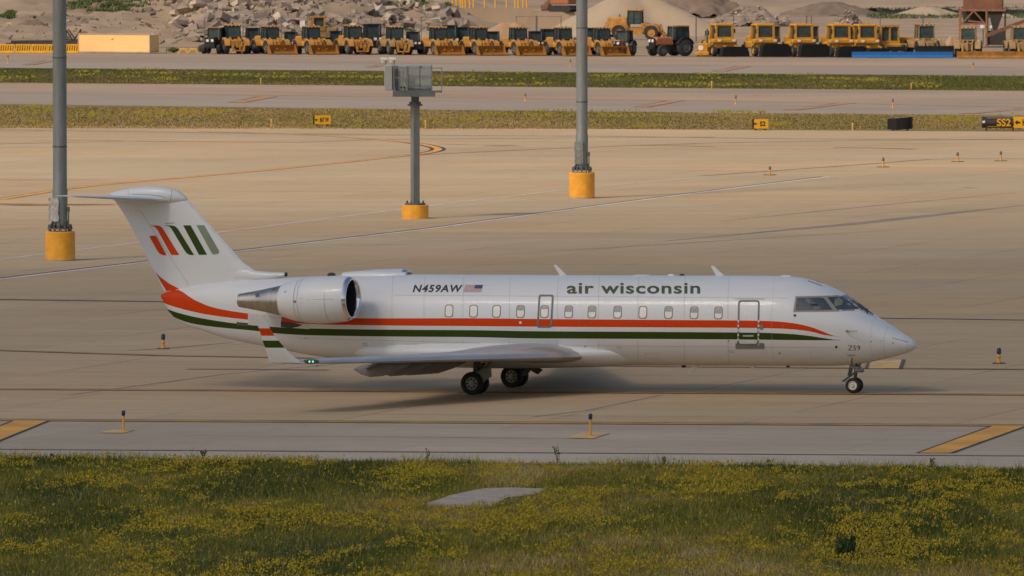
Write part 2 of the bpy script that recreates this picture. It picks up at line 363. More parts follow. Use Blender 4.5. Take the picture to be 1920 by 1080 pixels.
line('tyre_streak', [(1000, 782), (1100, 770), (1240, 741)], .14, M['seam_soft'], .009)
line('faded_line', [(240, 658), (330, 652), (440, 642)], .9, M['yellow_far'], .012, taper=True)
# far apron lines
yline([(-600, 238), (0, 243.5), (700, 253), (1160, 256), (1500, 260.5), (1920, 261.5), (2500, 265)], .35, .8, y='yellow_far', k='seam_brown')
yline([(-400, 254), (0, 270), (230, 265), (560, 267), (700, 262), (1160, 258), (1340, 257)], .2, .5, y='yellow_far', k='seam_brown')
loop = [(380, 246.5), (560, 252), (700, 261), (765, 267), (800, 272.5), (820, 278), (817, 283), (790, 288.5), (740, 294), (640, 305), (470, 322), (300, 337), (150, 351), (0, 374)]
line('marking_border', loop, .9, M['seam_brown'], .010, 6); line('marking_border', loop[3:9], 1.0, M['black_line'], .012, 6); line('taxi_line', loop, .5, M['yellow_line'], .015, 6)
yline([(780, 291), (960, 282), (1160, 274), (1340, 268), (1620, 263.5), (1900, 262)], .25, .6, y='yellow_far', k='seam_brown')
yline([(820, 270), (880, 272), (965, 272.5)], .3, 0, y='yellow_far'); yline([(1190, 273), (1260, 273.5), (1338, 275.5)], .3, .6, y='yellow_far', k='seam_brown')
yline([(1565, 277), (1640, 277.6), (1717, 280)], .3, .7, y='seam_brown', k='seam_brown')
line('dark_stain', [(905, 273.5), (940, 273.8), (978, 274)], 2.2, M['seam_soft'], .012, taper=True); line('dark_stain', [(910, 274), (940, 274), (972, 274.3)], 1.0, M['seam'], .014, taper=True)
line('dark_stain', [(60, 263.6), (90, 263.3), (112, 263)], .9, M['seam_soft'], .012, taper=True); line('faded_line', [(110, 263), (226, 263.4)], .35, M['seam_brown'], .012)
line('dark_stain', [(-60, 337), (60, 337.5), (205, 337.5)], 1.5, M['seam_soft'], .012, taper=True)
line('taxi_line', [(-80, 380), (60, 383.5), (150, 384), (232, 382.5)], 1.8, M['yellow_dim'], .012, 4, taper=True); line('dark_stain', [(0, 384), (50, 385), (120, 384.5), (215, 384.5)], .8, M['black_line'], .016, 4, taper=True)
line('faded_line', [(330, 390), (450, 393)], .3, M['seam_brown'], .012, taper=True)
# service road edge lines
line('road_line', [(-400, 540), (0, 487), (250, 456), (420, 434.5), (760, 392), (1060, 356), (1340, 330)], .26, M['white_line'], .014)
line('road_line', [(1310, 330.5), (1443, 321), (1600, 310), (1742, 299), (1790, 298), (1900, 298), (2200, 300)], .32, M['seam_brown'], .014)
line('road_line', [(-400, 568), (0, 524), (280, 491), (800, 430), (1100, 389), (1400, 350), (1560, 331)], .42, M['white_line'], .012)
line('road_seam', [(-400, 565), (0, 521.6), (280, 489), (800, 428.2), (1100, 387.4), (1400, 348.6), (1540, 331.6)], .18, M['seam'], .015)
for q in ([(1250, 452), (1600, 420), (1930, 384)], [(1350, 415), (1650, 385), (1920, 360)], [(900, 480), (1300, 455), (1700, 430)]):
    line('tyre_streak', q, 1.6 if q[0][0] == 1250 else .4, M['seam_soft'], .009, taper=True)
line('dark_stain', [(1805, 352), (1820, 352.6), (1838, 353)], .5, M['seam'], .012, taper=True); line('dark_stain', [(1385, 410), (1402, 411)], .6, M['seam'], .012, taper=True)
# far taxiway edges and marks
line('pavement_joint', [(-500, 170), (0, 174.5), (480, 178.5), (1000, 185.5), (1500, 192.5), (1920, 201), (2400, 208)], .5, M['seam_brown'], .012)
line('pavement_joint', ext(113.5, 127), .5, M['seam_brown'], .012)
def quad(name, pts, mt, z):
    W = [G(*p) for p in pts]; mb = MB(); mb.add([(p.x, p.y, gz(p.x, p.y)+z) for p in W], [tuple(range(len(W)))]); return struct(mb.build(name, mt, smooth=0))
def bigmark(a, b, c, d, e=8):       # a-b near edge, c-d far edge (left-right)
    quad('shoulder_stripe_border', [(a[0]-e, a[1]), (b[0]+e, b[1]), (d[0]+e*.9, d[1]), (c[0]-e*.9, c[1])], M['black_line'], .012)
    quad('shoulder_stripe', [a, b, d, c], M['yellow_line'], .018)
bigmark((1724, 850), (1781, 850.3), (1862, 799.6), (1921, 800)); bigmark((-75, 830), (-12, 830.5), (28, 789.5), (88, 790))
for (x0, y0, x1, y1, w) in ((430, 192, 470, 181.5, 48), (1190, 201, 1240, 189, 40), (1470, 206, 1560, 193.5, 42), (1800, 213, 1900, 203, 46), (45, 121.5, 78, 114.5, 26), (688, 126, 703, 122, 20), (1337, 133.5, 1372, 125, 34)):
    quad('shoulder_stripe_border', [(x0-4, y0+.4), (x0+w*.62+4, y0+.4), (x1+w+5, y1-.3), (x1+w*.35-5, y1-.3)], M['seam'], .012)
    quad('shoulder_stripe', [(x0, y0), (x0+w*.6, y0), (x1+w, y1), (x1+w*.38, y1)], M['yellow_far'], .018)
quad('painted_pad', [(185, 812.5), (233, 813), (252, 807), (212, 806.5)], M['pad_yellow'], .02)
quad('painted_pad', [(1061, 822), (1112, 823.5), (1144, 813), (1092, 812.5)], M['pad_yellow'], .02)
quad('painted_pad', [(1627, 692), (1686, 691.5), (1692, 675), (1632, 676)], M['pad_yellow'], .02)
quad('pad_border', [(1621, 692.3), (1628, 692.3), (1633, 676), (1627, 676)], M['seam'], .024); quad('pad_border', [(1685, 692), (1692, 692), (1698, 675), (1691, 675)], M['seam'], .024)
PAD = [(800, 950.5), (850, 933), (905, 920), (960, 917.5), (1030, 918.5), (1000, 930), (952, 936), (922, 951)]
mbp = MB(); wp_ = [G(*p) for p in PAD]; mbp.prism([(p.x, p.y) for p in wp_], -.1, .05, 'Z'); struct(mbp.build('concrete_pad', M['slab'], smooth=0))

# ---- grass, weeds and flowers as real blades
def vnoise(x, y, seed):
    xi = np.floor(x).astype(np.int64); yi = np.floor(y).astype(np.int64); fx = x-xi; fy = y-yi; fx = fx*fx*(3-2*fx); fy = fy*fy*(3-2*fy)
    def h(a, b):
        n = (a*374761393+b*668265263+seed*974711) & 0xffffffff; n = ((n ^ (n >> 13))*1274126177) & 0xffffffff; return ((n ^ (n >> 16)) & 0xffff)/65535.
    return (h(xi, yi)*(1-fx)+h(xi+1, yi)*fx)*(1-fy)+(h(xi, yi+1)*(1-fx)+h(xi+1, yi+1)*fx)*fy
def fbm(x, y, seed, o=4): return sum(vnoise(x*2**k, y*2**k, seed+k)*.5**k for k in range(o))/sum(.5**k for k in range(o))
def gzv(x, y): return np.interp(y, [220, 500, 620], [.02, .005, 0])*x
def tri_mesh(name, V, tone, mt, nv=3):
    n = len(V)//nv; me = bpy.data.meshes.new(name)
    me.vertices.add(len(V)); me.vertices.foreach_set('co', V.astype(np.float32).ravel())
    me.loops.add(len(V)); me.loops.foreach_set('vertex_index', np.arange(len(V), dtype=np.int32))
    me.polygons.add(n); me.polygons.foreach_set('loop_start', np.arange(0, len(V), nv, dtype=np.int32)); me.polygons.foreach_set('loop_total', np.full(n, nv, dtype=np.int32))
    me.update(calc_edges=True); a = me.attributes.new('tone', 'FLOAT', 'POINT'); a.data.foreach_set('value', tone.astype(np.float32))
    me.materials.append(mt); o = bpy.data.objects.new(name, me); COL.objects.link(o); return o
def blades(x, y, h, w, tone, z0=0):
    n = len(x); ang = rng.uniform(0, PI, n); lean = rng.normal(0, .35, (n, 2))*h[:, None]
    z = gzv(x, y)+z0; dx = np.cos(ang)*w/2; dy = np.sin(ang)*w/2
    V = np.stack([np.stack([x-dx, y-dy, z], 1), np.stack([x+dx, y+dy, z], 1), np.stack([x+lean[:, 0], y+lean[:, 1], z+h], 1)], 1).reshape(-1, 3)
    return V, np.repeat(tone, 3)
def inpoly(x, y, poly):
    ins = np.zeros(len(x), bool); n = len(poly)
    for i in range(n):
        a, b = poly[i], poly[(i+1) % n]
        c = ((a.y > y) != (b.y > y)) & (x < (b.x-a.x)*(y-a.y)/(b.y-a.y+1e-12)+a.x); ins ^= c
    return ins
edgeL = G(0, 858); edgeR = G(1920, 880); esl = (edgeR.y-edgeL.y)/(edgeR.x-edgeL.x)
padw = [G(*p) for p in PAD]; pc_ = sum(padw, Vector())/len(padw); padw = [pc_+(p-pc_)*(.93+.05*math.sin(i*2.3)) for i, p in enumerate(padw)]
def verge(n, x0, x1, y0, y1p):
    x = rng.uniform(x0, x1, n); yr = rng.uniform(0, 1, n); ye = edgeL.y+(x-edgeL.x)*esl+.25*(fbm(x*.8, x*0, 5)-.5)
    y = y0+(ye+y1p-y0)*yr; k = ~inpoly(x, y, padw); return x[k], y[k]
x, y = verge(520000, -21, 21, 143, .1)
dry = fbm(x*.22, y*.10, 31); grn = fbm(x*.5, y*.22, 77); hh = .02+.13*fbm(x*.6, y*.35, 9)**1.4+rng.exponential(.022, len(x))
tone = np.clip(.36+(dry-.5)*1.9-(grn-.5)*1.1+rng.normal(0, .13, len(x)), 0, 1)
V1, T1 = blades(x, y, hh, rng.uniform(.010, .028, len(x)), tone)
x, y = verge(26000, -21, 21, 143, .15)
V2, T2 = blades(x, y, rng.uniform(.14, .34, len(x)), rng.uniform(.006, .012, len(x)), np.clip(rng.normal(.8, .15, len(x)), 0, 1))
x = rng.uniform(-21, 21, 5200); y = edgeL.y+(x-edgeL.x)*esl+rng.normal(-.25, .3, len(x)); k = (fbm(x*.9, x*0, 15) > .5) & (y < edgeL.y+(x-edgeL.x)*esl+.15); x = x[k]; y = y[k]
V3, T3 = blades(x, y, rng.uniform(.12, .34, len(x))*(.6+.8*fbm(x*2, x*0, 16)), rng.uniform(.008, .016, len(x)), np.clip(rng.normal(.45, .25, len(x)), 0, 1))
V2 = np.concatenate([V2, V3]); T2 = np.concatenate([T2, T3])
tag(tri_mesh('grass', np.concatenate([V1, V2]), np.concatenate([T1, T2]), M['blades']), 'rough green and straw grass growing along the near edge of the taxiway', 'grass', kind='stuff')
x, y = verge(430000, -21, 21, 143, 0)
den = .5+.95*(fbm(x*.38, y*.15, 401, 5)-.5)+.65*(fbm(x*2.6, y*.8, 55, 3)-.5)+.05*np.clip((162-y)/15, -1, 1)
k = (rng.uniform(0, 1, len(x)) < np.clip((den-.46)*3.6, 0.02, .62)); x = x[k]; y = y[k]
n = len(x); s_ = rng.uniform(.010, .024, n); z = gzv(x, y)+.07+.12*fbm(x*.6, y*.35, 9)+rng.uniform(-.03, .04, n)
a = rng.uniform(0, 2*PI, n); tl = rng.normal(0, .5, (n, 2))
Q = []
for q in range(4):
    t = a+q*PI/2; dx = np.cos(t)*s_; dy = np.sin(t)*s_; Q.append(np.stack([x+dx, y+dy, z+dx*tl[:, 0]+dy*(tl[:, 1]+.7)], 1))
tag(tri_mesh('flowers', np.stack(Q, 1).reshape(-1, 3), np.repeat(rng.uniform(0, 1, n), 4), M['flowers'], 4), 'yellow wildflowers scattered in patches through the near grass', 'flowers', kind='stuff')
def far_grass(name, lab, e0, e1, n, hm, tmean, mk):
    px = rng.uniform(-500, 2420, n); t = rng.uniform(0, 1, n)
    a0 = e0[0]+(e0[1]-e0[0])*px/1920; a1 = e1[0]+(e1[1]-e1[0])*px/1920
    ya = F*H/(a0-HOR); yb = F*H/(a1-HOR); y = ya+(yb-ya)*t; x = (px-960)*y/F
    x = x+0; tone = np.clip(tmean+(fbm(x*.12, y*.05, 63)-.5)*1.0+(fbm(x*.5, y*.3, 64)-.5)*.3+rng.normal(0, .05, n), 0, 1)
    V, T = blades(x, y, hm*(.5+rng.uniform(0, 1, n))*(.4+1.2*fbm(x*.2, y*.1, 8)), rng.uniform(.06, .16, n), tone)
    tag(tri_mesh(name, V, T, M[mk]), lab, 'grass', kind='stuff')
    k = fbm(x*.22, y*.12, 92, 3) > .66; k &= rng.uniform(0, 1, n) < .035; x = x[k]; y = y[k]; m = len(x)
    z = gzv(x, y)+.2; s2 = rng.uniform(.04, .09, m); Q = [np.stack([x+sx*s2, y+sy*s2, z+sy*s2*.9], 1) for sx, sy in ((-1, -1), (1, -1), (1, 1), (-1, 1))]
    tag(tri_mesh('flowers', np.stack(Q, 1).reshape(-1, 3), np.repeat(rng.uniform(0, .3, m), 4), M['flowers'], 4), 'yellow wildflower clumps in '+lab.split(' grass ')[-1], 'flowers', kind='stuff')
far_grass('grass', 'olive brown infield strip of grass between the apron and the middle taxiway', (235.5, 247.5), (195.5, 220.5), 190000, .07, .5, 'straw')
far_grass('grass', 'green infield strip of grass between the two far taxiways', (155, 170), (128, 143), 190000, .08, .5, 'blades_far')

def leafball(name, parent, c, r, n, sz, mt, zsq=1.0, up=.3):
    d = rng.normal(0, 1, (n, 3)); d /= np.linalg.norm(d, axis=1)[:, None]; rad = rng.uniform(.25, 1, n)**.6
    lump = .75+.5*vnoise(d[:, 0]*2.2+9, d[:, 1]*2.2+d[:, 2]*2+9, 3)
    p = d*(rad*lump)[:, None]*np.array(r)+np.array(c)
    a = rng.normal(0, 1, (n, 3)); a /= np.linalg.norm(a, axis=1)[:, None]; b = np.cross(a, d); b /= np.linalg.norm(b, axis=1)[:, None]+1e-9
    s1 = sz*rng.uniform(.5, 1.3, n)[:, None]
    V = np.stack([p-a*s1*.4, p+a*s1*.4, p+b*s1+np.array([0, 0, up])*s1], 1).reshape(-1, 3)
    o = tri_mesh(name, V, np.repeat(np.clip(rng.normal(.45, .22, n), 0, 1), 3), mt); o.parent = parent; return o
def bush(px, py, w, h, lab, mt='bush', n=1500, sz=.05, name='bush', group=None):
    p = G(px, py); t = thing(name, lab, 'bush', p, group=group)
    mb = MB()
    for i in range(7):
        a = i*.9; mb.cyl((0, 0, -.05), (math.cos(a)*w*.3, math.sin(a)*w*.3, h*.7), w*.03, w*.012, 5)
    mb.build('stem', M['stalk'], t)
    if mt == 'bush':
        q = []
        for i in range(16):
            a = i*2.4; rr = w*.36*math.sqrt((i+.5)/16); q.append((math.cos(a)*rr, math.sin(a)*rr, h*random.uniform(.25, .62)))
        m_o = [leafball('foliage', t, c_, (w*.16, w*.16, h*random.uniform(.28, .38)), n//13, sz*.8, M[mt], up=.9) for c_ in q]
        bm = bmesh.new()
        for o_ in m_o: bm.from_mesh(o_.data)
        bm.to_mesh(m_o[0].data); bm.free()
        for o_ in m_o[1:]: bpy.data.objects.remove(o_)
    else: leafball('foliage', t, (0, 0, h*.52), (w*.5, w*.5, h*.5), n, sz, M[mt])
    return t
bush(1585, 1047, .50, .60, 'small dark green bush standing alone in the grass', n=3200, sz=.06)
def weed(px, py, h, lab, bend=.3, br=5):
    p = G(px, py); t = thing('weed', lab, 'weed', p); mb = MB(); r_ = random.Random(int(px))
    for b in range(br):
        a = Vector((r_.uniform(-.04, .04), 0, 0)); d = Vector((r_.uniform(-.25, .25)-bend*.3, r_.uniform(-.2, .2), 1)); hh_ = h*r_.uniform(.5, 1)
        q = a
        for k in range(6):
            q2 = q+d*hh_/6; d.x += -bend*.12*r_.uniform(.3, 1.2); mb.cyl(q, q2, .008, .006, 4, caps=False)
            if k > 1: mb.add([q2, q2+Vector((r_.uniform(-.06, .06), 0, .03)), q2+Vector((0, 0, .07))], [(0, 1, 2)])
            q = q2
    mb.build('stalk', M['stalk'], t, smooth=0)
weed(1046, 868, .62, 'tall thin bent weed at the grass edge below the right taxiway light', .5, 4)
weed(800, 868, .38, 'thin bare weed stalk at the grass edge below the main wheels', .1, 3)
weed(383, 862, .22, 'leafy weed tuft on the grass edge near the left of the frame', 0, 9)
weed(1245, 872, .20, 'short leafy weed tuft at the grass edge right of the tall weed', 0, 7)
weed(1440, 874, .20, 'weed stalk pair at the grass edge right of the middle', .05, 4)
weed(1748, 877, .20, 'leafy weed tuft at the grass edge below the big yellow stripe', 0, 8)
weed(97, 862, .14, 'tiny weed tuft at the far left grass edge', 0, 6)
# ------------------------------------------------------------------ the airliner
PSI = R(21.7)
mg = G(928.5, 734)
fwd = Vector((math.cos(PSI), -math.sin(PSI), 0)); ng = mg+fwd*11.39; ng.z = gz(ng.x, ng.y)
X_ = (ng-mg).normalized(); Yh = Vector((math.sin(PSI), math.cos(PSI), 0)); yp = mg+Yh*1.6; yp.z = gz(yp.x, yp.y); Y_ = (yp-mg); Y_ = (Y_-X_*Y_.dot(X_)).normalized(); Z_ = X_.cross(Y_)
AM = Matrix(((X_.x, Y_.x, Z_.x, mg.x), (X_.y, Y_.y, Z_.y, mg.y), (X_.z, Y_.z, Z_.z, mg.z+.02), (0, 0, 0, 1))); AI = AM.inverted()
plane = thing('airliner', 'white regional jet with orange and green stripes taxiing across the apron', 'airplane', (0, 0, 0)); plane.matrix_world = AM
CO = AI @ Vector((0, 0, H))
def lray(px, py): return (AI.to_3x3() @ ray(px, py))
def P(px, py, a=0.0):                             # point of the plane y=-a seen at a pixel: (x, z)
    d = lray(px, py); t = (-a-CO.y)/d.y; q = CO+d*t; return q.x, q.z
def px_of(q):
    w = AM @ Vector(q); d = w-Vector((0, 0, H)); zz = d.dot(CF); return 960+F*d.dot(CR)/zz, 540-F*d.dot(CU)/zz
XN = P(1717, 649)[0]
def pchip(xs, ys):
    xs = np.array(xs, float); ys = np.array(ys, float); o = np.argsort(xs); xs = xs[o]; ys = ys[o]
    h = np.diff(xs); d = np.diff(ys)/h; m = np.zeros(len(xs)); m[0] = d[0]; m[-1] = d[-1]
    for i in range(1, len(xs)-1):
        if d[i-1]*d[i] > 0: w1 = 2*h[i]+h[i-1]; w2 = h[i]+2*h[i-1]; m[i] = (w1+w2)/(w1/d[i-1]+w2/d[i])
    def f(x):
        x = np.clip(x, xs[0], xs[-1]); i = np.clip(np.searchsorted(xs, x)-1, 0, len(xs)-2); t = (x-xs[i])/h[i]
        return (2*t**3-3*t*t+1)*ys[i]+(t**3-2*t*t+t)*h[i]*m[i]+(-2*t**3+3*t*t)*ys[i+1]+(t**3-t*t)*h[i]*m[i+1]
    return lambda x: float(f(x))
top_px = [(1717.5, 648), (1715, 642), (1706, 634), (1690, 624.5), (1664, 608), (1645, 596), (1627, 583.5), (1605, 568), (1583, 553), (1568, 544), (1550, 535), (1530, 528), (1505, 521.5), (1480, 518.4), (1450, 517.2), (1300, 516.6), (1100, 516), (900, 515), (760, 514.5), (650, 516), (560, 519.5), (490, 523), (430, 527), (370, 534), (330, 543), (312, 548), (303, 552)]
bot_px = [(1717.5, 650), (1714, 655), (1703, 660.5), (1685, 666.5), (1655, 674), (1625, 680), (1590, 684.3), (1550, 686), (1400, 685.6), (1200, 685), (1000, 684), (800, 681), (720, 678), (660, 674), (606, 669), (542, 658), (495, 649), (418, 632.5), (385, 621.5), (348, 609.5), (325, 594), (310, 573), (303, 556)]
TP = [P(*p) for p in top_px]; BP = [P(*p) for p in bot_px]
ZT = pchip(*zip(*TP)); ZB = pchip(*zip(*BP)); XT = TP[-1][0]; X0 = TP[0][0]
wp = [(0, .035), (.05, .14), (.15, .25), (.35, .39), (.7, .57), (1.1, .74), (1.6, .92), (2.2, 1.08), (2.9, 1.22), (3.6, 1.31), (4.3, 1.345), (14.6, 1.345), (16.2, 1.29), (17.6, 1.15), (19, .94), (20.5, .70), (22, .47), (23.3, .28), (24.2, .13), (X0-XT, .05)]
HW = pchip([X0-s for s, _ in wp], [w for _, w in wp])
ZAX = 2.155
zwf = pchip([XT, X0-20, X0-15, X0-4.5, X0-2.2, X0-1, X0], [(ZT(XT)+ZB(XT))/2, (ZT(X0-20)+ZB(X0-20))/2+.1, ZAX, ZAX, ZAX-.12, (ZAX+TP[0][1])/2-.05, TP[0][1]])
def ysurf(x, z):
    zt, zb, zw = ZT(x), ZB(x), zwf(x); zw = min(max(zw, zb+.02), zt-.02)
    u = (z-zw)/((zt-zw) if z > zw else (zw-zb)); return HW(x)*math.sqrt(max(0, 1-u*u))
def onsurf(px, py):                               # stripe edges: find (x,z) on the near side
    a = 1.2
    for _ in range(25):
        x, z = P(px, py, a); a = .5*a+.5*ysurf(min(max(x, XT), X0), z)
    return x, z
rt = [(1575, 631.5), (1565, 630), (1545, 622.5), (1519, 612.6), (1480, 605), (1445, 602), (1400, 601), (1260, 600), (1000, 598), (880, 596.7), (640, 596.5), (520, 594), (465, 587.8), (402, 577), (365, 562.5), (340, 546), (325, 540), (303, 540)]
rb = [(1575, 631.7), (1565, 630.6), (1545, 628), (1519, 621.5), (1480, 617), (1445, 615.6), (1400, 614.8), (1260, 614), (1000, 612.5), (880, 611.4), (640, 609), (520, 604.5), (465, 599.5), (390, 590), (340, 579), (314, 571), (303, 566)]
gt = [(1580, 637.6), (1571, 637.4), (1545, 634), (1519, 630), (1480, 626), (1430, 624), (1260, 622.5), (1000, 621), (880, 619), (580, 616), (511, 613), (444, 606.7), (400, 600.5), (355, 592), (314, 579.5), (303, 574)]
gb = [(1580, 637.9), (1571, 638), (1545, 638), (1519, 638), (1480, 637.6), (1430, 637), (1260, 635.7), (1000, 634.5), (880, 632), (580, 628.6), (511, 624.5), (480, 620.5), (444, 617), (407, 613.5), (370, 608.5), (350, 604), (325, 594), (303, 585)]
def edgef(l):
    pts = [onsurf(*p) for p in l]; return pchip([p[0] for p in pts], [p[1] for p in pts]), max(p[0] for p in pts)
(fr0, xr), (fr1, _), (fg0, xg), (fg1, _) = map(edgef, (rt, rb, gt, gb))
def ring(x):
    zt, zb = ZT(x), ZB(x); zw = min(max(zwf(x), zb+.02), zt-.02)
    def th(z): z = min(max(z, zb), zt); u = (z-zw)/((zt-zw) if z > zw else (zw-zb)); return math.acos(max(-1, min(1, u)))
    k = [0, th(fr0(x)), th(fr1(x)), th(fg0(x)), th(fg1(x)), PI]
    for i in range(1, 5): k[i] = max(k[i], k[i-1]+.0005)
    for i in range(4, 0, -1): k[i] = min(k[i], k[i+1]-.0005)
    segs = [14, 4, 2, 4, 10]; T = [0.]
    for i, s in enumerate(segs): T += [k[i]+(k[i+1]-k[i])*(j+1)/s for j in range(s)]
    w = HW(x)
    def pt(t, sg): c = math.cos(t); return (x, sg*w*math.sin(t), zw+c*((zt-zw) if c > 0 else (zw-zb)))
    return [pt(t, -1) for t in T]+[pt(t, 1) for t in T[-2:0:-1]], segs
stn = sorted(set([X0-1e-4]+[X0-.02, X0-.05, X0-.1, X0-.17, X0-.26, X0-.36, X0-.5]+list(np.arange(X0-.65, X0-5.5, -.15))+list(np.arange(X0-5.5, X0-15, -.5))+list(np.arange(X0-15, XT, -.2))+[XT+.1, XT+.03, XT+1e-4]), reverse=True)
mb = MB(); rings = []
for x in stn: r_, segs = ring(x); rings.append(r_)
n = len(rings[0]); base_m = []
for i, s in enumerate(segs): base_m += [(0, 1, 0, 2, 0)[i]]*s
strip = base_m+base_m[::-1]
for r_ in rings: mb.v += r_
for k in range(len(rings)-1):
    xm = (stn[k]+stn[k+1])/2
    for i in range(n):
        j = (i+1) % n; mm = strip[i]
        if (mm == 1 and xm > xr) or (mm == 2 and xm > xg): mm = 0
        mb.f.append((k*n+i, k*n+j, (k+1)*n+j, (k+1)*n+i)); mb.m.append(mm)
mb.f.append(tuple(range(n))); mb.f.append(tuple((len(rings)-1)*n+i for i in range(n))); mb.m += [0, 1]
fus = mb.build('fuselage', [M['white'], M['red'], M['green']], plane, smooth=1.2)
def bvh_of(*obs):
    vs = []; fs = []
    for o in obs:
        k = len(vs); vs += [v.co.copy() for v in o.data.vertices]; fs += [tuple(i+k for i in p.vertices) for p in o.data.polygons]
    return BVHTree.FromPolygons(vs, fs)
FB = bvh_of(fus)
def hit(px, py, B, off=.004):
    for jx, jy in ((0, 0), (.04, .03), (-.04, .03), (.03, -.05), (.12, .1), (-.12, -.1)):
        d = lray(px+jx, py+jy).normalized(); r_ = B.ray_cast(CO, d)
        if r_[0] is not None: break
    if r_[0] is None: return None
    nn = r_[1]; nn = nn if nn.dot(d) < 0 else -nn; return r_[0]+nn*off
def conform(name, bm, B, mt, parent, off=.004, step=4.0, th=0.0, mirror=False):
    """2-D mesh in image pixels laid onto the surface as real skin"""
    bmesh.ops.triangulate(bm, faces=bm.faces)
    xs_ = [v.co.x for v in bm.verts]; ys_ = [v.co.y for v in bm.verts]
    for lo, hi, ax, st in ((min(ys_), max(ys_), 1, step), (min(xs_), max(xs_), 0, step*4)):
        k = math.floor(lo/st)*st+st
        while k < hi-1e-3:
            co = [0, 0, 0]; no = [0, 0, 0]; co[ax] = k; no[ax] = 1
            bmesh.ops.bisect_plane(bm, geom=bm.verts[:]+bm.edges[:]+bm.faces[:], plane_co=co, plane_no=no); k += st
    bad = []
    for v in bm.verts:
        q = hit(v.co.x, v.co.y, B, off)
        if q is None: bad.append(v)
        else: v.co = q
    if bad: bmesh.ops.delete(bm, geom=bad, context='VERTS')
    if mirror:
        b2 = bm.copy()
        for v in b2.verts: v.co.y = -v.co.y
        bmesh.ops.recalc_face_normals(b2, faces=b2.faces); m2 = bpy.data.meshes.new(name); b2.to_mesh(m2); b2.free(); m2.materials.append(mt); m2.shade_smooth()
        o2 = bpy.data.objects.new(name, m2); COL.objects.link(o2); o2.parent = parent
    bmesh.ops.recalc_face_normals(bm, faces=bm.faces)
    me = bpy.data.meshes.new(name); bm.to_mesh(me); bm.free()
    # faces must look outwards
    me.materials.append(mt); me.shade_smooth(); o = bpy.data.objects.new(name, me); COL.objects.link(o); o.parent = parent; return o
def polybm(polys):
    bm = bmesh.new()
    for p in polys: bm.faces.new([bm.verts.new((x, y, 0)) for x, y in p])
    return bm
def rrect(x0, y0, x1, y1, r, sh=0, n=5):
    out = []
    for cx, cy, a in ((x1-r, y0+r, -PI/2), (x1-r, y1-r, 0), (x0+r, y1-r, PI/2), (x0+r, y0+r, PI)):
        for i in range(n+1):
            t = a+i/n*PI/2; yy = cy+r*math.sin(t); out.append((cx+r*math.cos(t)+sh*(y1-yy)/(y1-y0), yy))
    return out
def ringbm(o, i):
    bm = bmesh.new(); a = [bm.verts.new((x, y, 0)) for x, y in o]; b = [bm.verts.new((x, y, 0)) for x, y in i]; n = len(o)
    for k in range(n): bm.faces.new((a[k], a[(k+1) % n], b[(k+1) % n], b[k]))
    return bm
def strokebm(pts, w):
    bm = bmesh.new(); pv = None
    for i, p in enumerate(pts):
        a = pts[max(0, i-1)]; b = pts[min(len(pts)-1, i+1)]; dx, dy = b[0]-a[0], b[1]-a[1]; l = math.hypot(dx, dy) or 1; nx, ny = -dy/l*w/2, dx/l*w/2
        v = (bm.verts.new((p[0]-nx, p[1]-ny, 0)), bm.verts.new((p[0]+nx, p[1]+ny, 0)))
        if pv: bm.faces.new((pv[0], v[0], v[1], pv[1]))
        pv = v
    return bm
def textbm(txt, x0, x1, ybase, ytop, bold=.02, shear=0, spacing=1.0):
    cu = bpy.data.curves.new('t', 'FONT'); cu.body = txt; cu.size = 1; cu.offset = bold; cu.shear = shear; cu.space_character = spacing; cu.resolution_u = 4
    ob = bpy.data.objects.new('t', cu); COL.objects.link(ob); dg = bpy.context.evaluated_depsgraph_get(); dg.update()
    me = bpy.data.meshes.new_from_object(ob.evaluated_get(dg)); bm = bmesh.new(); bm.from_mesh(me)
    bpy.data.objects.remove(ob); bpy.data.curves.remove(cu); bpy.data.meshes.remove(me)
    xa = min(v.co.x for v in bm.verts); xb = max(v.co.x for v in bm.verts); ym = max(v.co.y for v in bm.verts); ya = min(v.co.y for v in bm.verts)
    for v in bm.verts: v.co = Vector((x0+(v.co.x-xa)/(xb-xa)*(x1-x0), ybase+(ytop-ybase)*(v.co.y-ya)/(ym-ya), 0))
    return bm
conform('airline_title', textbm('air wisconsin', 1063, 1313, 551, 530.5, .022, spacing=1.08), FB, M['title'], plane)
conform('registration', textbm('N459AW', 773.5, 868, 548.3, 534, .03, .25, 1.15), FB, M['ink'], plane)
conform('fleet_number', textbm('Z59', 1590, 1613, 657, 647.6, .0, 0, 1.1), FB, M['ink'], plane, step=6)
fl = conform('flag', polybm([[(872, 534.5), (905.5, 534.5), (902, 548.5), (868.5, 548.5)]]), FB, M['flag_white'], plane)
for i in range(7):
    y0 = 534.5+i*2; sh = (y0-534.5)/14*3.4
    conform('flag_stripe', polybm([[(872-sh, y0), (905.5-sh, y0), (905.3-sh-.2, y0+1.0), (871.8-sh, y0+1.0)]]), FB, M['flag_red'], fl, off=.007)
conform('flag_canton', polybm([[(891, 534.5), (905.5, 534.5), (903.8, 541.5), (889.3, 541.5)]]), FB, M['flag_blue'], fl, off=.010)
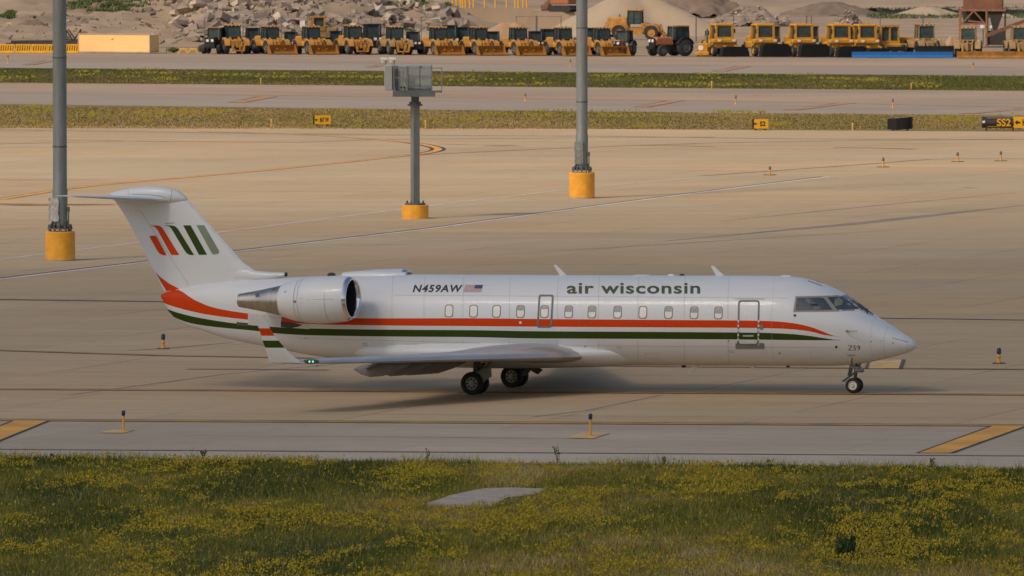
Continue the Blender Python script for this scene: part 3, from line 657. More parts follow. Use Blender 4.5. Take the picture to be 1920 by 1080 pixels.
# cabin windows
wx = [841.5, 887.5, 930.5, 975.5, 1020.5, 1066, 1109.5, 1157.5, 1205, 1253, 1301, 1346.5]
for i, cx in enumerate(wx):
    cy = 583.0+(cx-841)*.0075; hw = 7.3; hh_ = 11.2
    w_ = conform('cabin_window', ringbm(rrect(cx-hw-.7, cy-hh_-.7, cx+hw+.7, cy+hh_+.7, 5.2, 1), rrect(cx-hw+.9, cy-hh_+.9, cx+hw-.9, cy+hh_-.9, 4.6, 1)), FB, M['winframe'], plane, off=.006)
    conform('pane', polybm([rrect(cx-hw+.7, cy-hh_+.7, cx+hw-.7, cy+hh_-.7, 4.7, 1)]), FB, M['pane'], w_, off=.004)
    if i not in (0, 1, 2, 8):
        sf = [0, 0, 0, .42, .3, .5, .5, .48, 0, .42, .5, .55][i]
        conform('window_shade', polybm([[(cx-hw+1.6, cy-hh_+3.4), (cx-hw+3.6, cy-hh_+1.6), (cx+hw-2.6, cy-hh_+1.6), (cx+hw-.6, cy-hh_+3.4), (cx+hw-1.0, cy-hh_+2*hh_*sf), (cx-hw+1.2, cy-hh_+2*hh_*sf)]]), FB, M['shade'], w_, off=.008)
# doors
ex = conform('emergency_exit', ringbm(rrect(1006.5, 552.6, 1035, 614.5, 4, 3.5), rrect(1010, 556, 1031.6, 611.5, 3, 3.2)), FB, M['doorline'], plane, off=.008)
conform('exit_edge', polybm([[(1006.9, 600), (1010.3, 600), (1010, 609), (1006.6, 609)], [(1032.3, 600), (1035.5, 600), (1035.2, 609), (1031.8, 609)]]), FB, M['winframe'], ex, off=.011)
dr = conform('passenger_door', ringbm(rrect(1382.3, 562.8, 1422.8, 647, 5.5, 1.8), rrect(1385.4, 566, 1419.6, 644.5, 4, 1.8)), FB, M['doorline'], plane, off=.008)
for x_ in (1382.7, 1420.8):
    conform('door_edge', polybm([[(x_+.5-(i*.1), 600+i*8.5), (x_+3.2-(i*.1), 600+i*8.5), (x_+3.2-(i*.1), 604.5+i*8.5), (x_+.5-i*.1, 604.5+i*8.5)] for i in range(5)]), FB, M['flag_white'], dr, off=.011)
conform('door_window', polybm([rrect(1396, 583, 1408, 591, 2)]), FB, M['pane'], dr, off=.006)
conform('door_handle', polybm([rrect(1425, 609, 1431, 618, 1.5)]), FB, M['strut_lt'], dr, off=.012)
conform('door_placard', polybm([[(1393, 628), (1413, 628), (1413, 631), (1393, 631)]]), FB, M['line'], dr, off=.010)
conform('door_sill', polybm([[(1379.5, 643.5), (1383.5, 642.5), (1385, 646.5), (1423, 646.5), (1425, 642.5), (1433, 643.5), (1433, 653.5), (1379.5, 653.5)]]), FB, M['winframe'], dr, off=.02)
conform('hinge_line', strokebm([(1377, 560.6), (1434, 560.8)], .8), FB, M['line_dk'], dr, off=.006)
# cockpit windows (both sides)
fr_ = conform('cockpit_frame', polybm([[(1491.5, 555.5), (1540, 554.8), (1583, 553.2), (1594, 556), (1628, 581.5), (1600, 582.8), (1560, 584.5), (1487, 585.5)]]), FB, M['taupe'], plane, off=.006, mirror=True)
conform('side_window', polybm([[(1494.5, 559), (1535, 558.2), (1544.5, 559.5), (1561, 581.2), (1491.5, 582.2), (1492, 575)]]), FB, M['glass'], fr_, off=.012, mirror=True)
conform('windshield', polybm([[(1551.5, 557.6), (1580, 556.4), (1611, 579.6), (1572, 581), (1568, 579)]]), FB, M['glass'], fr_, off=.012, mirror=True)
conform('windshield', polybm([[(1584.5, 555.2), (1590, 555.6), (1624.5, 580), (1616, 579.8)]]), FB, M['glass'], fr_, off=.012, mirror=True)
M['visor'] = mat('pale_visor', (.19, .20, .14), .4); M['pilot'] = mat('dim_cockpit_shape', (.13, .15, .16), .3, var=.6, scale=6)
conform('sun_visor', polybm([[(1566, 561), (1574, 559), (1581, 565), (1578, 572), (1567, 575), (1563, 572.5), (1567, 568)]]), FB, M['visor'], fr_, off=.015)
conform('pilot_seat', polybm([[(1506, 560.5), (1516, 559.8), (1534, 572), (1541, 580.6), (1527, 580.8), (1520, 572)]]), FB, M['pilot'], fr_, off=.015)
for (a, b) in (((1599, 562.5), (1630, 586)), ((1610, 569), (1640, 590))):
    p0 = hit(a[0]-2, a[1]+3, FB, .05); p1 = hit(b[0]-4, b[1]+3, FB, .06)
    if p0 and p1: MB().bar(p0, p1, .03, .03).build('wiper', M['strut'], plane)
mb = MB(); q = hit(1627, 588, FB, 0.0); mb.bar(q, q+Vector((.0, -.05, .16)), .03); mb.build('windshield_post', M['strut'], plane)
# panel seams and small marks
def seam(pts, w=.7, m='line', B=FB, off=.0035, nm='panel_seam'): return conform(nm, strokebm(pts, w), B, M[m], plane, off=off)
seam([(1515, 526), (1520, 524), (1546, 532.5), (1541, 536), (1515, 526.5)], 1.2, 'line_dk')
for x_, y_, r_, m_ in ((1490.5, 591.5, 2.6, 'ink'), (1568, 650.5, 2.4, 'ink'), (1097, 649, 1.2, 'ink'), (976, 605, 2.6, 'flag_white'), (1086, 605.5, 1.0, 'winframe'), (1109, 605.5, 1.2, 'winframe'), (1366, 639, 1.4, 'line_dk'), (1462, 662, 1.8, 'flag_red'), (1674, 643, 1.3, 'line_dk'), (1634, 640, 1.1, 'line_dk'), (1651, 639.5, 1.1, 'line'), (1468, 611.5, 1.6, 'flag_red'), (1634, 640, .9, 'line_dk')):
    conform('port_cover', polybm([[(x_+r_*math.cos(t*PI/5), y_+r_*math.sin(t*PI/5)) for t in range(10)]]), FB, M[m_], plane, off=.009)
seam([(1672, 633.5), (1704, 641.5)], .8, 'line_dk'); seam([(1637, 600), (1630, 640), (1636, 668)], .35); seam([(1665, 609), (1656, 640), (1660, 671)], .35)
seam([(1452, 519), (1446, 600), (1450, 684)], .3); seam([(1160, 640), (1163, 652)], .3)
conform('marking', polybm([[(1365, 657), (1375, 657), (1375, 658), (1365, 658)], [(1367, 660), (1377, 660), (1377, 661), (1367, 661)], [(1155, 651.5), (1166, 651.5), (1166, 652.6), (1155, 652.6)], [(571, 632), (572.4, 632), (572.4, 636), (571, 636)], [(575, 632), (576.4, 632), (576.4, 636), (575, 636)], [(680, 643), (688, 643), (688, 644.5), (680, 644.5)], [(680, 646.5), (690, 646.5), (690, 648), (680, 648)]]), FB, M['line'], plane)
q = hit(1589, 620.5, FB, 0); q2 = hit(1607, 620.8, FB, .08)
MB().bar(q, q+Vector((0, -.09, 0)), .05).bar(q+Vector((0, -.09, 0)), q+Vector((.34, -.12, 0)), .022).build('pitot_probe', M['strut_lt'], plane)
conform('gear_marking', polybm([[(1596.5, 671), (1598.8, 671), (1597.8, 683.5), (1595.5, 683.5)]]), FB, mat('red_tag', (.28, .05, .045), .5), plane, off=.006)
conform('gear_marking', polybm([[(1587, 665), (1606, 665), (1600, 667.8), (1592, 667.8)]]), FB, M['line'], plane, off=.006)
# belly fairing
mb = MB(); rg = []
for x, w, zt, zb in ((5.6, .25, 1.25, .88), (5.0, .6, 1.28, .83), (4.4, .93, 1.34, .79), (3.6, 1.27, 1.46, .745), (2.6, 1.42, 1.60, .715), (1.5, 1.45, 1.66, .69), (0, 1.46, 1.68, .68), (-1.6, 1.42, 1.66, .71), (-2.8, 1.30, 1.6, .78), (-3.8, 1.0, 1.5, .86), (-4.6, .5, 1.4, .98)):
    zw = 1.25; rg.append([(x, w*math.cos(t), zw+math.sin(t)*((zt-zw) if math.sin(t) > 0 else (zw-zb))) for t in [2*PI*i/28 for i in range(28)]])
mb.loft(rg); bel = mb.build('belly_fairing', M['white'], plane, smooth=1.2)
# wing
def foil(c, t=.11, n=11):
    up = []; lo = []
    for i in range(n+1):
        u = (1-math.cos(PI*i/n))/2; th = 5*t*c*(.2969*math.sqrt(u)-.126*u-.3516*u*u+.2843*u**3-.1015*u**4); cam_ = .02*c*(1-(2*u-1)**2)
        up.append((u*c, cam_+th)); lo.append((u*c, cam_-th*.85))
    return up+lo[-2:0:-1]
xle = P(1087, 669, 1.4)[0]; xlt, zlt = P(572, 680.5, 10.2); zle = P(1087, 669, 1.4)[1]
def wing(sg):
    mb = MB(); rg = []
    for a, x, z, c, t in ((.6, xle+.12, zle-.03, 4.9, .13), (1.4, xle, zle, 4.7, .13), (2.6, None, None, 3.75, .12), (4.2, None, None, 2.85, .11), (6.2, None, None, 2.35, .10), (8.2, None, None, 1.85, .10), (9.7, None, None, 1.48, .10), (10.25, xlt, zlt+.0, 1.32, .09)):
        f_ = (a-1.4)/(10.25-1.4)
        if x is None: x = xle+(xlt-xle)*f_; z = zle+(zlt-zle)*f_
        rg.append([(x-u, -sg*a, z+w) for u, w in foil(c, t)])
    mb.loft(rg); n = len(rg[0])
    # bare-metal leading edge
    k0 = 0
    for k in range(len(rg)-1):
        for i in range(n):
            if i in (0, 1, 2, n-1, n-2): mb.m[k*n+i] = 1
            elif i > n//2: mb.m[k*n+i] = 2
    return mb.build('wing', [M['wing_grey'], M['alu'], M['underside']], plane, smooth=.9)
for sg in (1, -1):
    wg = wing(sg)
    # flap and its track fairings
    mb = MB(); rg = []
    for f_ in (0.04, .3, .50):
        a = 1.4+f_*8.85; c = np.interp(a, [1.4, 2.6, 4.2, 6.2, 8.2], [4.7, 3.75, 2.85, 2.35, 1.85]); x = xle+(xlt-xle)*f_-c+.35; z = zle+(zlt-zle)*f_-.02; cf = .55
        rg.append([(x-u*math.cos(.38)+w*math.sin(.38), -sg*a, z-.06-u*math.sin(.38)-w) for u, w in foil(cf, .13, 8)])
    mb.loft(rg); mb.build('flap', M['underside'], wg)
    for f_ in (.08, .17, .27, .37, .47):
        a = 1.4+f_*8.85; c = np.interp(a, [1.4, 2.6, 4.2, 6.2, 8.2], [4.7, 3.75, 2.85, 2.35, 1.85]); x = xle+(xlt-xle)*f_-c; z = zle+(zlt-zle)*f_
        mb = MB(); mb.loft([[(x+dx, -sg*a+r_*.42*math.cos(t), z-dz+r_*math.sin(t)) for t in [2*PI*i/10 for i in range(10)]] for dx, dz, r_ in ((1.2, .14, .02), (.8, .2, .14), (.3, .28, .22), (-.1, .32, .21), (-.4, .31, .14), (-.62, .29, .02))])
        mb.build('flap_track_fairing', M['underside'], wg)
    # winglet with stripes
    lead = [(566, 680.5), (541, 661), (530.5, 648), (520, 635.5), (512, 626), (505.5, 614), (496, 598)]
    trail = [(505, 676), (500.5, 662), (497, 650), (492, 638.5), (489.5, 628.5), (485, 615.5), (479, 598)]
    # rows chosen on the stripe edges
    rows = [(680, 10.28), (665, 10.42), (652, 10.50), (638.5, 10.58), (629.5, 10.63), (615.5, 10.72), (598.3, 10.82)]
    def xi(l, y): l = sorted(l, key=lambda p: p[1]); return float(np.interp(y, [p[1] for p in l], [p[0] for p in l]))
    rg = []
    for y_, a in rows:
        xf, zf = P(xi(lead, y_), y_, a); xb_, _ = P(xi(trail, y_ if y_ < 676 else 676), y_, a); c = xf-xb_
        rg.append([(xf-u, -sg*(a+w*.9), zf) for u, w in foil(c, .08, 6)])
    mb = MB(); mb.loft(rg); n = len(rg[0])
    for k, m_ in ((2, 2), (4, 1)):
        for i in range(n): mb.m[k*n+i] = m_
    mb.build('winglet', [M['white'], M['red'], M['green']], wg, smooth=.9)
    x, z = P(585, 677.5, 10.1)
    MB().lathe([(.001, -.26), (.05, -.2), (.07, 0), (.05, .2), (.001, .26)], 10, 0, 'X', (x, -sg*10.16, z)).build('wingtip_light', M['strut'], wg)
    if sg == 1:
        for dx in (-.07, .04):
            MB().lathe([(.001, -.03), (.035, 0), (.001, .03)], 8, 0, 'X', (x+.05+dx, -10.24, z)).build('navigation_light', M['nav'], wg)
# engines
EA = 2.17
def engine(sg):
    e = MB(); y0 = -sg*EA
    def st(px, py, rpx): x, z = P(px, py, EA); return x, z, rpx/62.6
    prof = [st(663, 559.6, 37.3), st(661.0, 559.6, 39.2), st(656, 559.8, 41.0), st(649, 560.4, 42.2), st(640, 561, 43.0), st(620, 562.3, 43.8), st(600, 563, 43.9), st(580, 563.4, 42.6), st(560, 563.6, 39.4), st(545, 563.6, 35.4), st(532, 563.6, 31.0)]
    def rg(x, z, r, k=32): return [(x, y0+r*math.cos(t), z+r*math.sin(t)) for t in [2*PI*i/k for i in range(k)]]
    e.loft([rg(*p) for p in prof[2:]], caps=False); ob = e.build('engine', M['white'], plane, smooth=1.2)
    x, z, r = prof[0]; lip = MB(); l2 = [(prof[2][0]-.02, prof[2][1], prof[2][2]+.004), prof[1], prof[0], (x-.01, z, r-.03), (x-.06, z, r-.055), (x-.14, z, r-.07)]
    lip.loft([rg(*p) for p in l2], caps=False).build('intake_lip', M['lipmetal'], ob, smooth=1.2)
    iv = MB(); iv.loft([rg(x-.14, z, r-.07), rg(x-.5, z, r-.09), rg(x-.9, z, r-.06)], caps=False); iv.loft([rg(x-.9, z, r-.06), rg(x-.905, z, .01)], caps=False); iv.build('intake_duct', M['intake'], ob)
    sp = MB(); sp.lathe([(.17, -.80), (.13, -.68), (.06, -.58), (.001, -.54)], 14, 0, 'X', (x, y0, z)); sp.build('spinner', M['blade'], ob)
    fb = MB()
    for i in range(22):
        t = 2*PI*i/22; c, s_ = math.cos(t), math.sin(t); c2, s2 = math.cos(t+.22), math.sin(t+.22)
        fb.add([(x-.86, y0+c*.15, z+s_*.15), (x-.78, y0+c2*.15, z+s2*.15), (x-.76, y0+c2*(r-.08), z+s2*(r-.08)), (x-.86, y0+c*(r-.08), z+s_*(r-.08))], [(0, 1, 2, 3)])
    fb.build('fan', M['blade'], ob, smooth=0)
    nz = [st(532.5, 563.6, 29.6), st(518, 563.6, 26.5), st(501, 563.5, 22.6), st(500, 563.5, 22.2), st(475, 563.4, 17.2), st(449, 563.2, 12.6), st(449.5, 563.2, 11.6)]
    nb = MB(); nb.loft([rg(*p) for p in nz], caps=False); xa, za, ra = nz[-1]; nb.loft([rg(xa, za, ra), rg(xa+.5, za, ra*.9)], caps=False)
    nob = nb.build('exhaust_nozzle', M['nozzle'], ob, smooth=.8)
    MB().cyl((xa+.3, y0, za), (xa+.32, y0, za), ra*.95, n=20).build('exhaust_core', M['black'], nob)
    # rings and seams
    for px, r_ in ((566, 40.9), (573, 41.8), (625, 43.75)):
        a = st(px, 563.2, r_); sm = MB(); k = 36
        sm.loft([[(a[0]+d, y0+(a[2]+.004)*math.cos(t), a[1]+(a[2]+.004)*math.sin(t)) for t in [2*PI*i/k for i in range(k)]] for d in (-.006, .006)], caps=False); sm.build('cowl_seam', M['line'], ob)
    # pylon
    pz = MB(); xf, zf = P(640, 560, 1.5); xr_, zr = P(470, 563, 1.5)
    rg2 = []
    for yy in (1.0, EA-.5): rg2.append([(xf-u*(xf-xr_), -sg*yy, zf-.02+w) for u, w in ((0, 0), (.1, .09), (.5, .13), (.85, .08), (1, 0), (.85, -.08), (.5, -.13), (.1, -.09))])
    pz.loft(rg2); pz.build('pylon', M['white'], ob); return ob
en = [engine(1), engine(-1)]
EB = bvh_of(en[0])
for pts in ([(573, 562), (640, 560.5)], [(562, 559.5), (568, 559.5)], [(562, 568), (568, 568)]):
    o = conform('cowl_seam', strokebm(pts, .6), EB, M['line'], en[0], off=.004)
conform('cowl_vent', polybm([[(551, 563.5), (555, 563.5), (555, 567.5), (551, 567.5)]]), EB, M['line_dk'], en[0], off=.004)
conform('cowl_vent', polybm([[(533, 545.5), (536.5, 545), (536.5, 549), (533, 549)]]), EB, M['line'], en[0], off=.004)
NB = bvh_of([c for c in en[0].children if c.name.startswith('exhaust_nozzle')][0])
for q in ([(478, 551), (486, 549), (487, 556), (480, 558)], [(509, 541.5), (518, 540), (517, 543), (510, 544)], [(521, 542), (529, 541), (529, 546), (521, 547)]):
    conform('nozzle_slot', polybm([q]), NB, M['line_dk'], en[0], off=.004)
# grey scuff panel and dark vents below the nozzle
conform('exhaust_panel', polybm([[(465, 588), (528, 594), (527, 612.5), (500, 612), (465, 606.5)]]), FB, M['white2'], plane, off=.006)
conform('exhaust_panel', polybm([[(568, 607), (580, 608), (580, 617.2), (556, 615.5)]]), FB, M['white2'], plane, off=.006)
conform('air_vent', polybm([[(444, 603.6), (465, 605.5), (465, 611.6), (444, 610)]]), FB, mat('vent_brown', (.10, .08, .06), .6), plane, off=.010)
conform('air_vent', polybm([[(527, 602.5), (540, 604), (568, 608.5), (560, 612.5), (545, 615), (527, 613)]]), FB, mat('vent_dark', (.05, .045, .03), .6), plane, off=.010)
seam([(618, 516.5), (612, 600)], .4)
for px_ in (1365, 1283, 1196, 1122, 1045, 955, 868, 795, 735): seam([(px_+2, 519), (px_, 560), (px_, 598)], .55, 'line'); seam([(px_, 638), (px_+1, 683)], .55, 'line')
seam([(740, 553.5), (1100, 556), (1480, 559)], .5); seam([(760, 645), (1100, 648), (1560, 652)], .5); seam([(560, 634), (900, 643)], .5)
for q_ in ([(700, 643), (716, 643), (716, 655), (700, 655), (700, 643)], [(1210, 662), (1236, 662), (1236, 672), (1210, 672), (1210, 662)], [(1520, 656), (1545, 656), (1545, 672), (1520, 672), (1520, 656)], [(1135, 560), (1142, 560), (1142, 566), (1135, 566), (1135, 560)]): seam(q_, .35); seam([(700, 560), (700, 561)], .3)
# fin (outline through the photo, a = 0, real thickness)
le = [(478, 508), (465, 502.5), (347.5, 369), (337, 359.5), (322, 352.8)]
te = [(312, 556), (307.5, 546), (287.5, 505), (262, 455), (235, 405), (216, 377.5), (206, 362.5)]
def xat(l, y): l = sorted(l, key=lambda p: p[1]); return float(np.interp(y, [p[1] for p in l], [p[0] for p in l]))
rows = [546, 535, 520, 506, 492, 478, 450, 420, 400, 385, 376, 369]
rg = []; hinge_top = 394; 
for y_ in rows:
    xl = xat([(530, 546), (505, 520), (482, 508), (465, 502.5), (347.5, 369)], y_) if y_ > 502 else xat([(465, 502.5), (347.5, 369)], y_)
    xf, zf = P(xl, y_); xb_, zb_ = P(xat(te, y_), y_); c = xf-xb_
    rg.append([(xf-u, w, zf+(zb_-zf)*u/c) for u, w in foil(c, .105 if y_ < 500 else .10, 10)])
mb = MB(); mb.loft(rg); fin = mb.build('fin', M['white'], plane, smooth=.9); NBF = bvh_of(fin)
def fdec(nm, polys, mt, off=.004): return conform(nm, polybm(polys), NBF, M[mt], fin, off=off+.003, step=2.5)
def Z(l): return [(90+x/4, 330+y/4) for x, y in l]
fdec('emblem', [Z([(762, 456), (768, 448), (806, 447), (815, 455), (889, 592), (880, 595), (856, 592), (833, 578), (818, 556)])], 'red')
fdec('emblem', [Z([(757, 371), (820, 371), (842, 376), (858, 389), (985, 592), (925, 592), (822, 404), (806, 386), (790, 377)])], 'red')
fdec('emblem', [Z([(868, 371), (925, 370), (952, 376), (970, 390), (985, 412), (1096, 592), (1064, 592), (1041, 580), (1025, 560), (928, 398), (912, 380), (895, 375)])], 'green')
fdec('emblem', [Z([(1014, 370), (1070, 370), (1193, 590), (1133, 591)])], 'green')
fdec('emblem', [Z([(1113, 369), (1172, 369), (1283, 560), (1284, 572), (1276, 584), (1240, 588), (1232, 584)])], 'green_worn')
fdec('rudder_stripe', [[(291, 509.5), (300, 519), (318, 532), (338, 542.5), (337, 543.8), (312, 545.6), (301.5, 528.5)]], 'red', .003)
conform('rudder_seam', strokebm([(253.5, 398.5), (258, 393.5), (262.5, 394), (354, 534), (345, 541.5), (336, 544.8), (310, 547.5)], .7), NBF, M['line'], fin, off=.006)
conform('fin_seam', strokebm([(440, 520), (446, 528)], .35), NBF, M['line'], fin, off=.004)
conform('fin_seam', strokebm([(310, 419), (327, 418)], 1.0), NBF, M['line_dk'], fin, off=.007)
conform('leading_edge_strip', polybm([[(344.5, 371), (348, 371), (463, 503), (459, 505)]]), NBF, M['flag_white'], fin, off=.004)
# dorsal air scoop
mb = MB(); rg = []
for (px, yt, yb, w) in ((440, 500, 530, .10), (465, 503, 530, .13), (480, 507.5, 528, .14), (505, 509.8, 526, .14), (525, 510.6, 521, .12), (535, 511, 518.5, .10)):
    x, z1 = P(px, yt); _, z2 = P(px, yb); rg.append([(x, w*math.cos(t), (z1+z2)/2+(z1-z2)/2*math.sin(t)) for t in [2*PI*i/14 for i in range(14)]])
mb.loft(rg); ds = mb.build('dorsal_scoop', M['white'], plane); x, z = P(536, 514.6)
MB().cyl((x-.02, 0, z), (x+.03, 0, z), .065, n=12).build('scoop_inlet', M['black'], ds)
# bullet and tailplane
mb = MB(); rg = []
for px, yt, yb, w in ((352, 374, 376, .03), (346, 366.5, 377, .10), (335, 358, 379, .15), (322, 352.8, 381, .19), (300, 349, 382, .22), (275, 348.2, 382, .23), (250, 351, 381, .22), (230, 354.5, 379, .17), (215, 359, 376.5, .10), (205, 362.5, 367, .03)):
    x, z1 = P(px, yt); _, z2 = P(px, yb); rg.append([(x, w*math.cos(t), (z1+z2)/2+(z1-z2)/2*math.sin(t)) for t in [2*PI*i/18 for i in range(18)]])
mb.loft(rg); bul = mb.build('tail_fairing', M['white'], plane, smooth=1.2); BB = bvh_of(bul)
for pts, w in (([(240, 353), (240.5, 364)], .6), ([(322.5, 353), (321, 370), (318, 381)], .7)): conform('fairing_seam', strokebm(pts, w), BB, M['line_dk'], bul, off=.004)
conform('fairing_seam', strokebm([(242, 363.5), (280, 365), (300, 367.5), (311, 371)], .7), BB, M['line_dk'], bul, off=.004)
for sg in (1, -1):
    rg = []
    for a, pf, pb, t in ((.05, (320, 377), (212, 373), .09), (.5, None, None, .09), (1.6, None, None, .085), (2.9, (158, 369.5), (107, 367.8), .08), (3.08, (140, 368.6), (100, 367.6), .05)):
        if pf is None: f_ = (a-.05)/2.85; pf = (320-162*f_, 377-7.5*f_); pb = (212-105*f_, 373-5.2*f_)
        xf, zf = P(*pf, a); xb_, zb_ = P(*pb, a); c = xf-xb_; rg.append([(xf-u, -sg*a, zf+(zb_-zf)*u/c+w) for u, w in foil(c, t, 8)])
    mb = MB(); mb.loft(rg); n = len(rg[0])
    for i in range(len(mb.m)):
        if i < (len(rg)-1)*n and i % n in (0, n-1): mb.m[i] = 1
    mb.build('tailplane', [M['white'], M['alu']], plane, smooth=.9)
# aerials and bumps
def blade(nm, pts, th=.035, parent=plane, m='white', a=0.0):
    q = [P(x, y, a) for x, y in pts]; MB().prism([(x, z) for x, z in q], -a-th/2, -a+th/2, 'Y').build(nm, M[m], parent)
blade('aerial', [(1038.5, 496.5), (1043, 496.5), (1062.5, 516), (1050.5, 517.5)]); blade('aerial', [(1332.5, 498), (1338, 498), (1358, 517), (1344, 518.5)])
blade('aerial', [(1291, 699), (1295.5, 700.5), (1310, 686), (1301, 684)]); blade('aerial', [(1409, 690.5), (1414, 690.5), (1417, 684), (1408, 684)], .1)
blade('aerial', [(1476, 689), (1480, 689), (1481, 684), (1473, 684)], .05, m='line_dk')
def bump(px0, px1, yt, yb, w, m='white', nm='roof_fairing'):
    rg = []
    for f_ in (0, .04, .12, .3, .5, .7, .88, .96, 1):
        k = math.sqrt(max(0, 1-(2*f_-1)**2))**.45 if 0 < f_ < 1 else .05; x, zb_ = P(px0+(px1-px0)*f_, yb); _, zt_ = P(px0+(px1-px0)*f_, yb-(yb-yt)*k)
        rg.append([(x, w*k*math.cos(t), zb_+(zt_-zb_)*math.sin(t)) for t in [PI*i/8 for i in range(9)]]+[(x, 0, zb_-.1)])
    mb = MB(); mb.loft(rg); return mb.build(nm, M[m], plane)
bump(639, 768, 507.2, 517, .24); bump(614, 629, 511, 518, .06, 'darksteel', 'beacon'); bump(1187, 1221, 514.4, 517.5, .2); bump(1252, 1265, 513.6, 517.5, .05); bump(1274, 1283, 513.4, 517.5, .06, 'black', 'beacon'); bump(1463, 1485, 515.5, 519.5, .12); bump(900, 911, 515, 518, .04, 'flag_red', 'beacon'); bump(952, 960, 515.5, 518, .03, 'flag_red', 'beacon'); bump(760, 770, 511, 517, .1, 'galv_dark')
bump(1278, 1286, 688, 683, .05, 'black', 'beacon')
MB().bar((*P(597, 683, 8.0)[:1], -8.0, P(0, 683, 8)[1]), (P(590, 683, 8)[0], -8.0, P(0, 685, 8)[1]), .04).build('fuel_vent', M['line'], plane)
# landing gear
def wheel(parent, c, r, w, sg, rimm, spokes=8, nm='wheel'):
    t = MB(); rr = r*.63
    t.lathe([(rr, -w*.42), (r*.86, -w*.5), (r*.97, -w*.38), (r, -w*.18), (r, w*.18), (r*.97, w*.38), (r*.86, w*.5), (rr, w*.42), (rr*.97, w*.2), (rr*.97, -w*.2), (rr, -w*.42)], 30, 0, 'Y', c)
    o = t.build(nm, M['tyre'], parent, smooth=.9)
    k = MB(); yo = c[1]-sg*w*.30
    k.lathe([(rr, 0), (rr*.9, -.02*sg), (rr*.86, .015*sg), (rr*.3, .01*sg), (rr*.28, -.035*sg), (.001, -.04*sg)], 24, 0, 'Y', (c[0], yo, c[2])); ro = k.build('rim', M[rimm], o)
    h = MB()
    for i in range(spokes):
        a = 2*PI*i/spokes; h.cyl((c[0]+rr*.6*math.cos(a), yo-.006*sg, c[2]+rr*.6*math.sin(a)), (c[0]+rr*.6*math.cos(a), yo+.02*sg, c[2]+rr*.6*math.sin(a)), rr*.15, n=10)
    if spokes: h.build('rim_hole', M['black'], ro)
    return o
rm = .345
for sg in (1, -1):
    g = MB(); y0 = -sg*1.60
    g.cyl((-.02, y0, rm), (.12, y0-sg*-.0, 1.25), .085, .10, 12); g.cyl((0, y0-.3, rm), (0, y0+.3, rm), .06, n=10)
    g.bar((.06, y0, .5), (.62, y0+sg*.2, 1.15), .05); g.bar((.02, y0, .45), (.28, y0, .75), .07); g.bar((.28, y0, .75), (.1, y0, 1.0), .06); g.bar((.06, y0, .6), (.15, y0+sg*.8, 1.1), .06)
    gr_ = g.build('main_gear', M['strut'], plane)
    for dy in (-.22, .22): wheel(gr_, (0, y0+dy, rm), rm, .235, 1, 'rim')
    x0, z0 = P(891, 708, 1.75)
    dpoly = [P(x, y, 1.75) for x, y in ((893, 697), (921, 686), (922.5, 706), (912, 712), (906, 719), (886, 704))]
    if sg == 1: MB().prism(dpoly, -1.80, -1.76, 'Y').build('gear_door', M['strut_lt'], gr_)
    else:
        dp = [P(x, y, -1.2) for x, y in ((985, 686), (1006, 688), (1017, 693.5), (1008, 702), (994, 694.5), (986, 705), (977, 704))]
        MB().prism(dp, 1.20, 1.26, 'Y').build('gear_door', M['strut'], gr_)
xn, zn = 11.39, .225
g = MB(); g.cyl((xn, 0, zn), (xn+.10, 0, 1.02), .045, .065, 10); g.cyl((xn, -.16, zn), (xn, .16, zn), .035, n=8)
g.bar((xn-.16, 0, .50), (xn-.02, 0, 1.0), .10, .05); g.bar((xn-.32, 0, .36), (xn+.05, 0, .62), .05); g.bar((xn+.06, 0, .68), (xn+.30, 0, .98), .04); g.box((xn-.33, 0, .35), (.10, .06, .04))
nose_gear = g.build('nose_gear', M['strut'], plane)
g = MB(); g.box((xn+.16, -.1, .68), (.20, .14, .13), by=.03); g.box((xn+.17, .1, .66), (.20, .14, .12), by=.03); g.cyl((xn+.26, -.1, .68), (xn+.33, -.1, .68), .055, n=10); g.box((xn+.06, 0, .76), (.24, .30, .05)); g.box((xn-.05, -.08, .78), (.12, .1, .10), by=.02); g.build('taxi_light', M['strut_lt'], nose_gear)
for dy in (-.125, .125): wheel(nose_gear, (xn, dy, zn), zn, .13, 1, 'rim_white', 0, 'nose_wheel')
mb = MB(); mb.lathe([(.05, 0), (.05, -.01), (.001, -.012)], 12, 0, 'Y', (xn, -.125-.055, zn)); mb.build('hub_bolt', mat('rusty_hub', (.12, .06, .03), .6), nose_gear)
MB().lathe([(.10, 0), (.10, -.02), (.07, -.022)], 14, 0, 'Y', (0, 0, 0)).v
